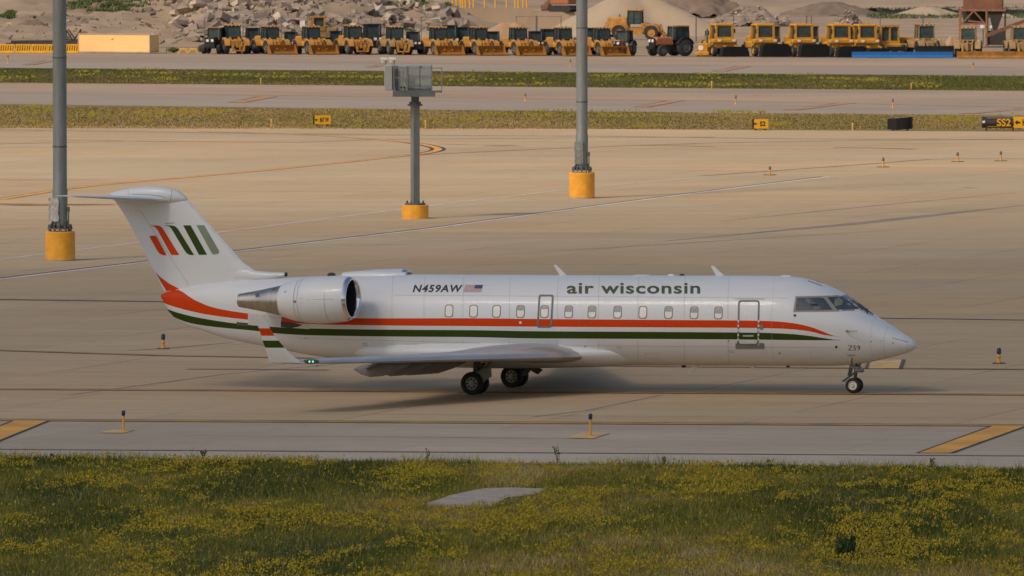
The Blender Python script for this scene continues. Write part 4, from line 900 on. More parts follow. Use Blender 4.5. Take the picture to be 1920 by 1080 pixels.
# ------------------------------------------------------------------ light poles, camera mast, taxiway lights, signs
def pole(px, pyb, pytop, bw, pw, label, cov):
    p = G(px, pyb-1.5); s = S(p.y); t = thing('light_pole', label, 'light pole', p, group='light poles on the apron'); hb = (pyb-pytop)/s; r = bw/2/s; rp = pw/2/s
    MB().lathe([(r, -.1), (r, hb-.03), (r-.03, hb), (.001, hb)], 36).build('foundation', M['yellow_paint'], t)
    b = MB(); b.lathe([(rp*1.75, hb+.10), (rp*1.75, hb+.15), (rp*1.05, hb+.15), (rp*1.05, hb+.26)], 24)
    for i in range(12):
        a = 2*PI*i/12; c, q = math.cos(a)*rp*1.55, math.sin(a)*rp*1.55; b.cyl((c, q, hb-.02), (c, q, hb+.30), .022, n=6); b.cyl((c, q, hb+.16), (c, q, hb+.23), .045, n=6)
        b.add([(math.cos(a)*rp, math.sin(a)*rp, hb+.15), (math.cos(a)*rp*1.5, math.sin(a)*rp*1.5, hb+.15), (math.cos(a)*rp, math.sin(a)*rp, hb+.5)], [(0, 1, 2)])
    b.build('base_flange', M['galv_dark'], t)
    d = MB(); zc0 = (pyb-cov[3])/s; zc1 = (pyb-cov[1])/s; xc0 = (cov[0]-px)/s; xc1 = (cov[2]-px)/s
    d.lathe([(rp*1.02, hb+.2), (rp*1.05, zc1+.35), (rp*.97, zc1+.42), (rp*.96, 9), (rp*.9, 26)], 32); sh = d.build('shaft', M['galv'], t)
    cvr = bmesh.new(); bmesh.ops.create_grid(cvr, x_segments=6, y_segments=14, size=.5)
    for v in cvr.verts:
        x, z = v.co.x, v.co.y; xx = (xc0+xc1)/2+x*(xc1-xc0); yy = -math.sqrt(max(.001, (rp*1.25)**2-min(abs(xx), rp*1.2)**2))*.9-.02-random.uniform(0, .012)
        v.co = Vector((xx+random.uniform(-.02, .02), yy-.02, (zc0+zc1)/2+z*(zc1-zc0)))
    r_ = bmesh.ops.extrude_face_region(cvr, geom=cvr.faces[:])
    for e in r_['geom']:
        if isinstance(e, bmesh.types.BMVert): e.co.y += .14
    bmesh.ops.recalc_face_normals(cvr, faces=cvr.faces); me = bpy.data.meshes.new('access_cover'); cvr.to_mesh(me); cvr.free(); me.materials.append(M['cover'] if px < 500 else M['galv']); o = bpy.data.objects.new('access_cover', me); COL.objects.link(o); o.parent = t
    c = MB(); c.cyl((rp*1.2, -rp*.5, hb-.02), (rp*1.2, -rp*.5, hb+.9), .03, n=6); c.box((rp*1.15, -rp*.45, hb+.95), (.14, .12, .2), by=.01); c.build('conduit', M['galv_dark'], t)
    MB().lathe([(r+.006, .0), (r+.006, .07), (r+.002, .075)], 36).build('base_grime', M['slab'], t)
    for z_ in (hb+3.6, hb+7.4, hb+12.5): MB().lathe([(rp*1.0, z_), (rp*1.012, z_+.01), (rp*1.012, z_+.05), (rp*1.0, z_+.06)], 28).build('shaft_joint', M['galv_dark'], t)
    h = MB(); h.box((0, 0, 26), (5, .2, .2)); 
    for x in (-2.2, -1.1, 0, 1.1, 2.2): h.box((x, -.3, 26.1), (.6, .5, .3), by=.05)
    h.build('lamp_head', M['galv_dark'], t); return t
pole(113, 490.5, 435, 56, 27, 'tall grey light pole on a yellow drum base behind the jet tail', (92, 372, 111, 416))
pole(1091, 373.5, 324.5, 48.2, 22, 'tall grey light pole on a yellow drum base beyond the jet cabin', (1077, 267, 1093, 309))
p = G(778.5, 410); s = S(p.y); t = thing('camera_mast', 'square grey mast on a short yellow base carrying grey equipment cabinets and railing', 'camera mast', p)
def lp(px, py): return (px-778.5)/s, (410-py)/s
MB().lathe([(25/s, -.1), (25/s, 25/s), (24/s, 26/s), (.001, 26/s)], 36).build('foundation', M['yellow_paint'], t)
b = MB(); b.cyl((0, 0, .68), (0, 0, .75), .5, n=24)
for i in range(8): a = 2*PI*i/8+.3; b.cyl((math.cos(a)*.42, math.sin(a)*.42, .65), (math.cos(a)*.42, math.sin(a)*.42, .87), .03, n=6)
b.build('base_flange', M['galv_dark'], t)
x, z1 = lp(777, 196); w = 16/s
MB().box((0, 0, (z1+.7)/2), (w*.80, w*.80, z1-.7), M=Matrix.Rotation(-R(62), 3, 'Z')).build('post', M['galv'], t)
b = MB(); b.cyl((0, 0, z1-.06), (0, 0, z1+.02), 14/s, n=14); b.cyl((0, 0, z1+.02), (0, 0, z1+.14), 11/s, n=14); b.cyl((0, 0, z1), (0, 0, z1+.65), 7.5/s, n=12); b.build('collar', M['galv_dark'], t)
x0, zt = lp(737, 171.5); x1, zb = lp(816, 180.5); rzm = Matrix.Rotation(R(14), 3, 'Z'); DM = .9
pf = MB(); pf.box(((x0+x1)/2, 0, (zt+zb)/2), (x1-x0, 1.5, zt-zb)); xa, _ = lp(742, 0); xb, zr = lp(829, 171); pf.box(((xa+xb)/2, -.55, zr), (xb-xa, .35, .10)); pf.build('platform', M['galv_dark'], t)
def cab(px0, py0, px1, py1, y, d, m, nm='cabinet'):
    a, za = lp(px0, py0); b_, zb_ = lp(px1, py1); o = MB().box(((a+b_)/2, y, (za+zb_)/2), (b_-a, d, za-zb_), by=.03).build(nm, M[m], t); return o, a, b_, za, zb_, y-d/2
c, a, b_, za, zb_, yf = cab(764, 121.5, 810.5, 169, .15, 1.1, 'grey_box')
q = MB()
for xx in (a+.03, (a+b_)/2, b_-.03): q.box((xx, yf-.01, (za+zb_)/2), (.025, .02, za-zb_-.1))
q.box(((a+b_)/2, yf-.01, zb_+.08), (b_-a-.1, .03, .04)); q.cyl(((a+b_)/2+.06, yf-.03, za-.09), ((a+b_)/2+.06, yf, za-.09), .05, n=8); q.build('cabinet_trim', M['galv_dark'], c)
c, a, b_, za, zb_, yf = cab(741.5, 123, 763.5, 170, .2, 1.0, 'grey_box')
q = MB(); q.box((a+.1, yf-.01, (za+zb_)/2), (.05, .02, za-zb_)); q.build('cabinet_trim', M['galv_dark'], c); q = MB(); 
for xx in (753, 758): xx, zz = lp(xx, 163.5); q.cyl((xx, yf-.02, zz), (xx, yf, zz), .055, n=10)
q.build('vent_hole', M['black'], c)
c, a, b_, za, zb_, yf = cab(721.5, 121, 736, 169, -.25, .8, 'grey_box_lt'); q = MB()
for i in range(5): q.box((a+.03+i*(b_-a-.06)/4, yf-.008, (za+zb_)/2), (.012, .016, za-zb_-.06))
q.build('cabinet_trim', M['grey_box'], c); cab(736.5, 120, 741, 170, -.2, .7, 'grey_box')
q = MB(); zt = lp(0, 127)[1]; zm_ = lp(0, 145)[1]; zb_ = lp(0, 171)[1]
def rx(px): return lp(px, 0)[0]
for px_ in (764, 810, 828.5): q.bar((rx(px_), -.68, zb_), (rx(px_), -.68, zt), .045)
q.bar((rx(741), -.68, zt), (rx(829), -.68, zt), .045); q.bar((rx(741), -.68, zm_), (rx(812), -.68, zm_), .04); q.bar((rx(828.5), -.68, zt), (rx(828.5), .6, zt), .045)
q.bar((rx(755), -.69, zb_-.05), (rx(757), -.69, zt-.1), .06); q.bar((rx(745), -.7, lp(0, 131)[1]), (rx(806), -.7, lp(0, 152)[1]), .02); q.bar((rx(745), -.7, lp(0, 149)[1]), (rx(800), -.7, lp(0, 167)[1]), .02); q.build('railing', M['galv'], t)
for dx in (0, 15.5):
    a, za = lp(714+dx, 110); b_, zb2 = lp(728+dx, 110)
    q = MB(); q.box(((a+b_)/2, -.3, za), (b_-a, .14, .13), by=.02, M=Matrix.Rotation(R(3), 3, 'Y')); q.box((a+.10, -.3, za-.13), (.12, .11, .14), by=.02); cc = q.build('surveillance_camera', M['cam_white'], t)
    q = MB(); q.bar((b_-.05, -.3, za+.02), (b_-.13, -.3, za-.28), .06); q.bar((b_-.02, -.3, za+.05), (b_-.14, -.3, za-.05), .05); q.build('camera_bracket', M['galv_dark'], cc)

def tlight(px, py, h, label, small=False, plate=True, grp='blue taxiway edge lights'):
    p = G(px, py); t = thing('taxiway_light', label, 'taxiway light', p, group=grp); s = S(p.y); hh_ = h/s
    if small:
        MB().lathe([(.08, 0), (.07, .04), (.04, hh_*.35), (.06, hh_*.4), (.06, hh_*.5), (.045, hh_*.55), (.03, hh_*.62), (.001, hh_*.62)], 14).build('stem', M['yellow_line'], t)
        MB().lathe([(.06, hh_*.62), (.075, hh_*.66), (.07, hh_*.9), (.04, hh_), (.001, hh_)], 14).build('lens', M['bluelens' if h > 25 else 'greylens'], t)
        if plate: MB().cyl((0, 0, -.01), (0, 0, .035), 13/s*.92, n=20).build('base_plate', M['seam'], t)
    else:
        MB().cyl((0, 0, 0), (0, 0, hh_*.74), .033, .028, 10).lathe([(.09, 0), (.09, .03), (.03, .05)], 12).build('stem', M['yellow_line'], t)
        MB().lathe([(.035, hh_*.74), (.052, hh_*.78), (.055, hh_*.94), (.035, hh_), (.001, hh_)], 14).build('lens', M['bluelens'], t)
    return t
tlight(231.5, 809, 40, 'blue taxiway light on a yellow stake at left, near the lower stripe'); tlight(1107, 819, 44, 'blue taxiway light on a yellow stake, right of the main wheels')
for px, py, h, l in ((306, 654.5, 29, 'short blue edge light behind the jet tail cone'), (1873, 682, 30, 'short blue edge light ahead of the jet nose'), (1443.5, 328.5, 17, 'short edge light on the far apron line, leftmost of four'), (1656, 313.5, 18.5, 'short edge light on the far apron line, second of four'), (1795.5, 303.5, 18.5, 'short edge light on the far apron line, third of four'), (1876.5, 302, 19, 'short edge light on the far apron line, rightmost of four')):
    tlight(px, py, h, l, True)
for px, py, h, l in ((985, 189, 14, 'tiny edge light on the middle taxiway between the camera mast and the tall pole'), (1379.5, 196, 18, 'tiny edge light on the middle taxiway above the small yellow sign'), (1674, 202.5, 18, 'tiny edge light on the middle taxiway above the black sign back'), (1069.5, 127, 16, 'tiny edge light on the farthest taxiway just left of the tall pole'), (1825, 131, 14, 'tiny edge light on the farthest taxiway above the black and yellow sign'), (15, 119, 17, 'tiny edge light on the farthest taxiway at far left')):
    tlight(px, py, h, l, True, False)
for i, (px, py, h) in enumerate(((489, 158.5, 12.5), (1334.5, 166, 14), (1709, 167.5, 12.5), (509, 238, 15), (798, 241, 16), (1598.5, 245.5, 15))):
    p = G(px, py); t = thing('marker_post', ['thin yellow marker post in the green infield above the small arrow sign side', 'thin yellow marker post in the green infield right of centre', 'thin yellow marker post in the green infield far right', 'thin yellow marker post left of the yellow BAY sign', 'thin yellow marker post just right of the camera mast', 'thin yellow marker post left of the black sign back'][i], 'marker post', p, group='yellow marker posts in the infield'); s = S(p.y)
    MB().cyl((0, 0, 0), (0, 0, h/s), .055, n=8).build('post', M['yellow_line'], t); MB().cyl((0, 0, h/s*.82), (0, 0, h/s*.92), .07, n=8).build('band', M['flag_white'], t)
def sign_text(txt, parent, x, y, z, h, mt, bold=.02, wd=None, name='lettering'):
    cu = bpy.data.curves.new('t', 'FONT'); cu.body = txt; cu.size = 1; cu.offset = bold
    ob = bpy.data.objects.new('t', cu); COL.objects.link(ob); dg = bpy.context.evaluated_depsgraph_get(); dg.update()
    me = bpy.data.meshes.new_from_object(ob.evaluated_get(dg)); bpy.data.objects.remove(ob)
    xs_ = [v.co.x for v in me.vertices]; ys_ = [v.co.y for v in me.vertices]; k = h/(max(ys_)-min(ys_)); kx = wd/(max(xs_)-min(xs_)) if wd else k; x0 = (max(xs_)+min(xs_))/2; y0 = (max(ys_)+min(ys_))/2
    for v in me.vertices: v.co = Vector((x+(v.co.x-x0)*kx, y-.004, z+(v.co.y-y0)*k))
    me.materials.clear(); me.materials.append(mt); o = bpy.data.objects.new(name, me); COL.objects.link(o); o.parent = parent; return o
def arrow(parent, x, y, z, w, mt):
    MB().prism([(x-w/2, z), (x-w*.05, z+w*.42), (x-w*.05, z+w*.13), (x+w/2, z+w*.13), (x+w/2, z-w*.13), (x-w*.05, z-w*.13), (x-w*.05, z-w*.42)], y-.012, y, 'Y').build('arrow', mt, parent)
def legs(parent, xs_, h):
    for x in xs_: MB().cyl((x, 0, -.05), (x, 0, h+.05), .06, n=8).build('leg', M['darksteel'], parent)
for px0, px1, py0, py1, pyb, txt, lab in ((587, 620, 215.5, 233.5, 237, 'BAY 1W', 'small yellow sign with arrow and BAY lettering at the apron edge'), (1410.5, 1440.5, 222.5, 241.5, 244.5, 'S2', 'small yellow arrow sign at the apron edge left of the black sign back')):
    p = G((px0+px1)/2, pyb); s = S(p.y); w = (px1-px0)/s; z0 = (pyb-py1)/s; z1 = (pyb-py0)/s; t = thing('taxiway_sign', lab, 'airfield sign', p, R(9), 'airfield guidance signs')
    MB().box((0, 0, (z0+z1)/2), (w, .25, z1-z0), by=.03).build('housing', M['signblack'], t)
    MB().box((.04, -.128, (z0+z1)/2), (w-.10, .02, z1-z0-.04)).build('face', M['signyellow'], t)
    arrow(t, -w*.33, -.141, (z0+z1)/2, .24, M['signblack']); sign_text(txt, t, w*.13, -.141, (z0+z1)/2, .34, M['signblack'], .03, .62 if len(txt) > 3 else .4); legs(t, (-w*.3, w*.3), z0)
p = G(1688, 245); s = S(p.y); t = thing('taxiway_sign', 'black rear side of a curved airfield sign standing in the infield grass', 'airfield sign', p, 0, 'airfield guidance signs')
def sx(px): return (px-1688)/s
mb = MB(); rg = []
for px, y0, y1, yy in ((1664.5, 223, 242.5, .3), (1668, 222, 242.8, .0), (1680, 221.5, 243.5, -.35), (1690, 220.8, 243, -.3), (1702, 219.8, 242, -.15), (1709, 219.3, 241.6, .05), (1712, 220, 241, .3)):
    x = sx(px); rg.append([(x, yy, (245-y1)/s), (x, yy, (245-y0)/s), (x, yy+.3, (245-y0)/s), (x, yy+.3, (245-y1)/s)])
mb.loft(rg).build('housing', M['signblack'], t); legs(t, (-.5, .5), .15)
p = G(1905, 245); s = S(p.y); t = thing('taxiway_sign', 'long black SS2 sign with yellow direction panel at the right edge', 'airfield sign', p, 0, 'airfield guidance signs')
x0, xm, x1 = (1841-1905)/s, (1899.5-1905)/s, 2.6; z0, z1 = (245-240)/s, (245-219)/s
M['signgloss'] = mat('glossy_black_sign', (.03, .028, .028), .12, coat=1)
rg = [[(x, .28+.2*math.cos(a)*1.2, (z0+z1)/2+(z1-z0)/2*math.sin(a)) for a in [2*PI*i/20 for i in range(20)]] for x in (x0, xm)]
MB().loft(rg).build('housing', M['signgloss'], t); MB().box(((xm+x1)/2+.01, .27, (z0+z1)/2), (x1-xm, .3, z1-z0)).build('face', M['signyellow'], t)
sign_text('SS2', t, (1882-1905)/s, -.06, (z0+z1)/2, .50, M['signyellow'], .02, 26/s); arrow(t, (1908-1905)/s, .10, (z0+z1)/2, .36, M['signblack']); sign_text('H', t, (1921.5-1905)/s, .11, (z0+z1)/2, .42, M['signblack'], .02, .3)
MB().bar((x0+.35, .03, z0+.1), (xm-.05, .03, z0+.1), .02).bar((x0+.35, .03, z1-.08), (xm-.05, .03, z1-.08), .02).build('border', M['signyellow'], t); MB().box((x0+.13, .02, (z0+z1)/2+.03), (.17, .04, .15), by=.01).build('end_lamp', M['lamp'], t); legs(t, (x0+.3, xm, x1-.2), z0)

# ------------------------------------------------------------------ snow-clearing and loading machines in the far row
def mwheel(parent, c, r, w, rimm, n=18):
    o = MB().lathe([(r*.55, -w/2), (r*.9, -w/2), (r, -w*.36), (r, w*.36), (r*.9, w/2), (r*.55, w/2)], n, 0, 'X', c).build('wheel', M['mtyre'], parent, smooth=.7)
    k = MB()
    for sg in (-1, 1): k.lathe([(r*.55, 0), (r*.5, -sg*.05), (r*.22, -sg*.05), (r*.2, sg*.02), (.001, sg*.02)], 14, 0, 'X', (c[0]+sg*(w/2-.01), c[1], c[2]))
    k.build('rim', M[rimm], o); return o
def cabin(t, y0, y1, z0, z1, w, paint, roof, frame='black', lights=True):
    g = MB(); g.box((0, (y0+y1)/2, (z0+z1)/2), (w-.08, y1-y0-.08, z1-z0), taper=.94); cb = g.build('cab_glass', M['cabglass'], t)
    f = MB(); k = .94
    for sx_ in (-1, 1):
        for yy in (y0, y1, (y0*.45+y1*.55)):
            f.bar((sx_*w/2, yy, z0), (sx_*w/2*k, (yy-(y0+y1)/2)*k+(y0+y1)/2, z1), .09)
        f.bar((sx_*w/2, y0, z0+.03), (sx_*w/2, y1, z0+.03), .12)
    f.bar((-w/2, y0, z0+.05), (w/2, y0, z0+.05), .14); f.bar((-w/2*k, y0+.05, z1-.04), (w/2*k, y0+.05, z1-.04), .12)
    f.build('cab_frame', M[frame], t)
    r_ = MB().box((0, (y0+y1)/2, z1+.07), (w*1.04, (y1-y0)*1.08, .15), by=.05).build('cab_roof', M[roof], t)
    if lights:
        l = MB()
        for x in (-.4, -.15, .15, .4): l.box((x*w, y0-.03, z1+.02), (.13, .06, .1))
        l.build('roof_light', M['lamp'], r_); MB().lathe([(.09, 0), (.09, .18), (.001, .22)], 10, 0, 'Z', (.25*w, (y0+y1)/2, z1+.14)).build('beacon', M['beacon'], r_)
    d = MB(); d.box((.05, (y0+y1)/2, z0+.35), (.5, .5, .7), by=.08); return cb
def loader(label, loc, rz, kind='bucket', paint='cat', sc=1, frame='black', group='parked wheel loaders', name='wheel_loader', bw=3.35, hood=True, roof=None):
    t = thing(name, label, 'wheel loader', loc, rz, group, sc)
    b = MB(); b.box((0, 2.3, 1.45+(.2 if kind == 'side' else 0)), (1.65, 2.6, 1.25+(.4 if kind == 'side' else 0)), by=.15, taper=.88); b.box((0, .5, .95), (1.1, 2.0, .7)); b.box((0, -1.2, 1.15), (1.0, 1.9, .8), by=.08); b.box((0, 3.5, 1.05), (2.3, .35, .75), by=.06); b.build('body', M[paint], t)
    g = MB(); g.box((0, .35, 1.05), (.9, .8, .6))
    for z in (1.2, 1.4, 1.6, 1.8): g.box((0, 3.63, z), (1.2, .03, .07))
    g.cyl((.35, 2.2, 2.0), (.35, 2.2, 2.75), .07, n=8); g.build('chassis', M['black'], t)
    for sx_ in (-1, 1):
        for yc in (-1.55, 2.0):
            f = MB()
            pr = [(yc+.95*math.cos(a), .78+.95*math.sin(a)) for a in [R(10+i*20) for i in range(9)]]; pi_ = [(yc+.84*math.cos(a), .78+.84*math.sin(a)) for a in [R(170-i*20) for i in range(9)]]
            f.prism(pr+pi_, sx_*.80, sx_*1.42, 'X').build('mudguard', M[paint], t)
        MB().box((sx_*1.12, -.65, 1.55), (.45, .45, .55), by=.05).build('side_step', M[paint], t)
    cabin(t, -.35, 1.15, 1.75, 3.15, 1.62, paint, roof or paint, frame)
    for sx_ in (-1, 1): MB().box((sx_*1.12, -.9, 1.68), (.22, .08, .18)).build('headlight', M['lamp'], t)
    for x in (-1.1, 1.1):
        for y in (-1.55, 2.0): mwheel(t, (x, y, .78), .78, .58, paint if kind == 'side' else 'galv_dark')
    a = MB()
    for sx_ in (-.5, .5): a.bar((sx_, -.6, 1.75), (sx_, -1.9, 1.35), .16, .32); a.bar((sx_, -1.9, 1.35), (sx_, -2.9, .5), .16, .30)
    a.bar((-.5, -1.6, 1.4), (.5, -1.6, 1.4), .2); a.bar((0, -.7, 1.6), (0, -2.4, 1.45), .18); a.bar((0, -2.4, 1.75), (0, -2.5, .7), .18, .2); a.build('lift_arm', M[paint], t)
    if kind == 'bucket':
        pr = [(-3.95, .04), (-3.0, .02), (-2.72, .25), (-2.68, .75), (-2.95, 1.12), (-3.05, 1.10), (-2.85, .75), (-2.88, .30), (-3.05, .14), (-3.95, .10)]
        k = MB(); k.prism(pr, -bw/2, bw/2, 'X')
        for sx_ in (-1, 1): k.prism([(-3.9, .05), (-3.0, .04), (-2.72, .25), (-2.7, .75), (-3.0, 1.14), (-3.15, 1.1)], sx_*bw/2-.03, sx_*bw/2+.03, 'X')
        k.bar((-bw/2, -3.98, .07), (bw/2, -3.98, .07), .1, .05); k.build('bucket', M['bucket'], t)
    elif kind == 'coupler':
        k = MB()
        for q in (((-.75, -3.0, 1.35), (-.62, -3.0, .35)), ((.75, -3.0, 1.35), (.62, -3.0, .35)), ((-.75, -3.0, 1.32), (.75, -3.0, 1.32)), ((-.68, -3.0, .38), (.68, -3.0, .38)), ((.2, -3.0, 1.35), (.15, -3, .35))): k.bar(*q, .16)
        k.build('quick_coupler', M['cat_hi'] if paint != 'cat' else 'x' and M[paint], t)
    elif kind == 'blade':
        k = MB(); k.prism([(-3.3, .05), (-3.05, .02), (-2.85, .5), (-2.95, 1.15), (-3.1, 1.12), (-3.05, .5)], -bw/2, bw/2, 'X'); k.build('plow_blade', M['black'], t)
    elif kind == 'side':
        k = MB(); k.bar((-.5, -2.9, .5), (.5, -2.9, .5), .3); k.build('quick_coupler', M['cat_hi'], t)
    return t
def broom_truck(label, loc, rz, w=3.3, h=1.25, paint='cat_hi', cy=0, rear=True):
    t = thing('snow_sweeper', label, 'snow sweeper', loc, rz, 'parked yellow snow sweepers', 1.1)
    b = MB(); b.box((0, 1.0, 1.15), (2.3, 4.2, .7), by=.1); b.box((-.2, -.9, 1.55), (2.5, .9, .42), by=.08); b.box((.3, 2.8, 1.6), (2.0, 2.0, .9), by=.12); b.build('body', M[paint], t)
    f = MB(); zz0, zz1 = 1.7, 3.05
    f.box((0, .35, zz1+.1), (1.95, 1.8, .26), by=.09)
    for sx_ in (-1, 1): f.bar((sx_*.88, -.5, zz0), (sx_*.84, -.45, zz1), .2); f.bar((sx_*.88, 1.2, zz0), (sx_*.84, 1.15, zz1), .3)
    f.bar((-.88, -.5, zz0+.1), (.88, -.5, zz0+.1), .26); f.build('cab', M[paint], t)
    MB().box((0, .35, 2.38), (1.62, 1.6, 1.34)).build('cab_glass', M['cabglass'], t)
    for x in (-.75, .75): MB().box((x, -1.38, 1.6), (.28, .08, .2)).build('headlight', M['lamp'], t)
    if rear:
        q = MB(); q.box((1.6, 2.2, 3.0), (1.4, 1.2, .16), by=.04)
        for dx in (-.62, .62):
            for dy in (-.5, .5): q.bar((1.6+dx, 2.2+dy, 1.4), (1.6+dx, 2.2+dy, 3.0), .10)
        q.box((1.6, 2.2, 1.7), (1.3, 1.1, .6)); rc = q.build('rear_cab', M['tan'], t); MB().box((1.6, 2.2, 2.45), (1.14, .95, 1.0)).build('rear_cab_glass', M['cabglass'], rc)
    MB().lathe([(.09, 0), (.09, .18), (.001, .22)], 10, 0, 'Z', (.3, .3, 3.25)).build('beacon', M['beacon'], t)
    for x in (-1.05, 1.08): MB().box((x, -.5, 2.55), (.16, .1, .42), by=.03).bar((x*.85, -.45, 2.72), (x, -.5, 2.7), .05).build('mirror', M['black'], t)
    for x in (-1.1, 1.1):
        for y in (-.6, 2.9): mwheel(t, (x, y, .6), .6, .45, paint)
    k = MB(); pr = [(-w/2+.45, .02), (w/2+.45, .02), (w/2+.40, h*.45), (w/2+.25, h*.8), (w/2-.02, h), (-w/2+.85, h), (-w/2+.6, h*.85), (-w/2+.5, h*.45)]
    k.prism(pr, -2.9, -1.9, 'Y'); k.build('broom', M['broom'], t); a = MB(); a.bar((-.3, -.8, 1.1), (-.3, -2.2, 1.0), .14); a.bar((.9, -.8, 1.1), (.9, -2.2, 1.0), .14); a.build('broom_arm', M[paint], t); return t
def tractor(label, loc, rz, paint='black', sc=1, hoodm=None, roof='black', name='tractor', yel=False):
    t = thing(name, label, 'tractor', loc, rz, 'parked tractors', sc); hoodm = hoodm or paint
    b = MB(); b.box((0, -1.25, 1.45), (.95, 2.2, .85), by=.14, taper=.9); b.build('hood', M[hoodm], t)
    c = MB(); c.box((0, 0, .85), (.8, 4.2, .5)); c.box((0, -2.45, 1.3), (1.0, .2, .95), by=.06); c.box((0, -2.6, .85), (1.2, .4, .35), by=.05); c.build('chassis', M['black'], t)
    cabin(t, -.15, 1.35, 1.55, 2.85, 1.55, paint, roof, 'black', False)
    for sx_ in (-1, 1):
        mwheel(t, (sx_*.95, .75, .85), .85, .5, 'galv_dark'); mwheel(t, (sx_*.85, -1.8, .55), .55, .38, 'galv_dark')
        f = MB(); pr = [(.75+1.0*math.cos(a), .85+1.0*math.sin(a)) for a in [R(20+i*17.5) for i in range(9)]]; pi_ = [(.75+.9*math.cos(a), .85+.9*math.sin(a)) for a in [R(160-i*17.5) for i in range(9)]]
        f.prism(pr+pi_, sx_*.68, sx_*1.22, 'X'); f.build('mudguard', M['black'], t)
        MB().box((sx_*.27, -2.57, 1.5), (.3, .08, .28), by=.02).build('headlight', M['lamp'], t)
    e = MB(); e.cyl((.55, -.4, 1.6), (.55, -.4, 2.9), .06, n=8); e.build('exhaust_stack', M['galv_dark'], t); return t
def A(px, py=104.0, dy=0):                          # a spot on the far yard
    p = G(px, py); p.y += dy; p.x = (px-960)*p.y/F; p.z = 0; return p
def B(px, dy=0): return A(px, 100.3+(px-400)/1500*8.2, dy)
LK = R(24)
loader('wheel loader without bucket at the left end of the machine row', B(437), R(14), 'coupler')
t = tractor('dark tractor nose with white lamp at the far left end of the machine row', B(403, -1), R(-10), 'orange', 1.0, 'black', 'orange')
for cx, lab, var in ((509, 'leftmost wheel loader with a lowered bucket, beside a thin black mast', 0), (586, 'wheel loader with lowered bucket in front of the tall yellow excavator cab', 1), (824, 'wheel loader with lowered bucket right of the bare yellow coupler', 1), (900, 'wheel loader with lowered bucket left of the brown sand cone', 0), (974, 'wheel loader with lowered bucket in front of the brown sand cone', 1), (1058, 'wheel loader with lowered bucket half hidden behind the light pole', 0), (1130, 'rightmost bucket loader, just right of the light pole', 1)):
    loader(lab, B(cx), LK+random.uniform(-.05, .05), 'bucket', sc=.96, roof='cat')
loader('wheel loader with open coupler frame, left of the two dark green bins', B(664), R(20), 'coupler')
loader('wheel loader with a bright yellow coupler frame below the second dark bin', B(742), R(18), 'coupler', paint='tan', roof='cat', sc=.97)
for px, dy, sc, lab in ((547, 3, .82, 'dark small tractor between the first and second bucket loaders'), (700, 5, 1.12, 'tall dark cab tractor behind the open coupler loader'), (776, 2, .85, 'dark tractor right of the yellow coupler loader'), (843, 5, 1.08, 'dark cab tractor behind the loader left of the sand cone'), (925, 4, .86, 'dark small tractor between the loaders left of the sand cone'), (1006, 3, .88, 'dark green tractor below the right slope of the sand cone'), (630, 5, .85, 'dark tractor beside the tall yellow cab'), (476, 5, .95, 'dark cab tractor behind the gap left of the first bucket loader'), (868, 7, 1.0, 'dark cab tractor right of the taller dark tractor near the sand cone'), (1030, 6, .95, 'dark cab tractor just left of the light pole'), (1100, 5, 1.0, 'dark cab tractor just behind the light pole'), (1338, 6, .9, 'dark cab tractor between the orange tractor and the first sweeper')):
    tractor(lab, B(px, dy), R(12), 'black', sc)
tractor('dark tractor with an orange hood below the large side-on loader', B(1168, 1), R(-20), 'black', .93, 'orange')
tractor('large orange tractor with twin lamps facing left', B(1262, 0), R(-58), 'orange', 1.13, 'orange', 'tan')
# tall yellow excavator house behind the second loader
p = B(603, 6); t = thing('excavator', 'tall orange excavator cab standing above the second bucket loader', 'excavator', p, R(10))
MB().box((.3, 0, 2.3), (2.6, 2.6, 1.2), by=.1).box((1.2, .6, 2.5), (1.4, 1.8, 1.0), by=.1).build('house', M['tan'], t); q = MB()
for sx_ in (-1.15, .15):
    for yy in (-1.3, .2): q.bar((sx_, yy, 2.6), (sx_, yy, 4.05), .16)
q.box((-.5, -.55, 4.1), (1.5, 1.7, .16)); q.box((-.5, -1.3, 2.8), (1.4, .14, .45)); q.build('cab_frame', M['cat'], t); MB().box((-.5, -.5, 3.35), (1.2, 1.4, 1.35)).build('cab_glass', M['cabglass'], t)
for x in (-1, 1.2): MB().prism([(-1.9, .3), (-1.5, .02), (1.5, .02), (1.9, .3), (1.9, .6), (1.5, .9), (-1.5, .9), (-1.9, .6)], x-.3, x+.3, 'X').build('track', M['mtyre'], t)
MB().box((0, 0, 1.3), (1.4, 1.4, .9)).build('turntable', M['black'], t)
# large loader seen from the side on a raised mound
p = A(1198, 74.5); lo = loader('large orange wheel loader parked side-on before the big gravel pile', p, R(80), 'side', sc=1.16, group='parked wheel loaders')
# yellow sweepers and others
for cx, lab, w, h, rr in ((1385, 'yellow snow sweeper with low black broom, leftmost of the sweepers', 2.9, 1.0, False), (1434, 'yellow snow sweeper with tall black broom, second from the left', 3.2, 1.3, True), (1506, 'yellow snow sweeper with tall black broom, third from the left', 3.2, 1.3, True), (1576, 'yellow snow sweeper whose broom meets the blue plow blade', 3.2, 1.1, True), (1625, 'narrow yellow sweeper behind the left end of the blue plow blade', 2.4, .9, False)):
    broom_truck(lab, B(cx-(30 if cx == 1385 else 2), 0), R(16), w, h, rear=rr)
p = B(1318, -1); t = thing('arrow_board_box', 'small yellow equipment box with a white lamp beside the orange tractor', 'equipment box', p)
MB().box((0, 0, .9), (1.1, 1, 1.1), by=.08).box((-.1, -.3, .3), (1.5, 1.2, .4), by=.06).build('box', M['cat_hi'], t); MB().cyl((-.25, -.52, .95), (-.25, -.50, .95), .28, n=12).build('lamp', M['lamp'], t); MB().cyl((.45, 0, 1.4), (.45, 0, 3.0), .12, n=10).build('exhaust_pipe', M['galv_dark'], t)
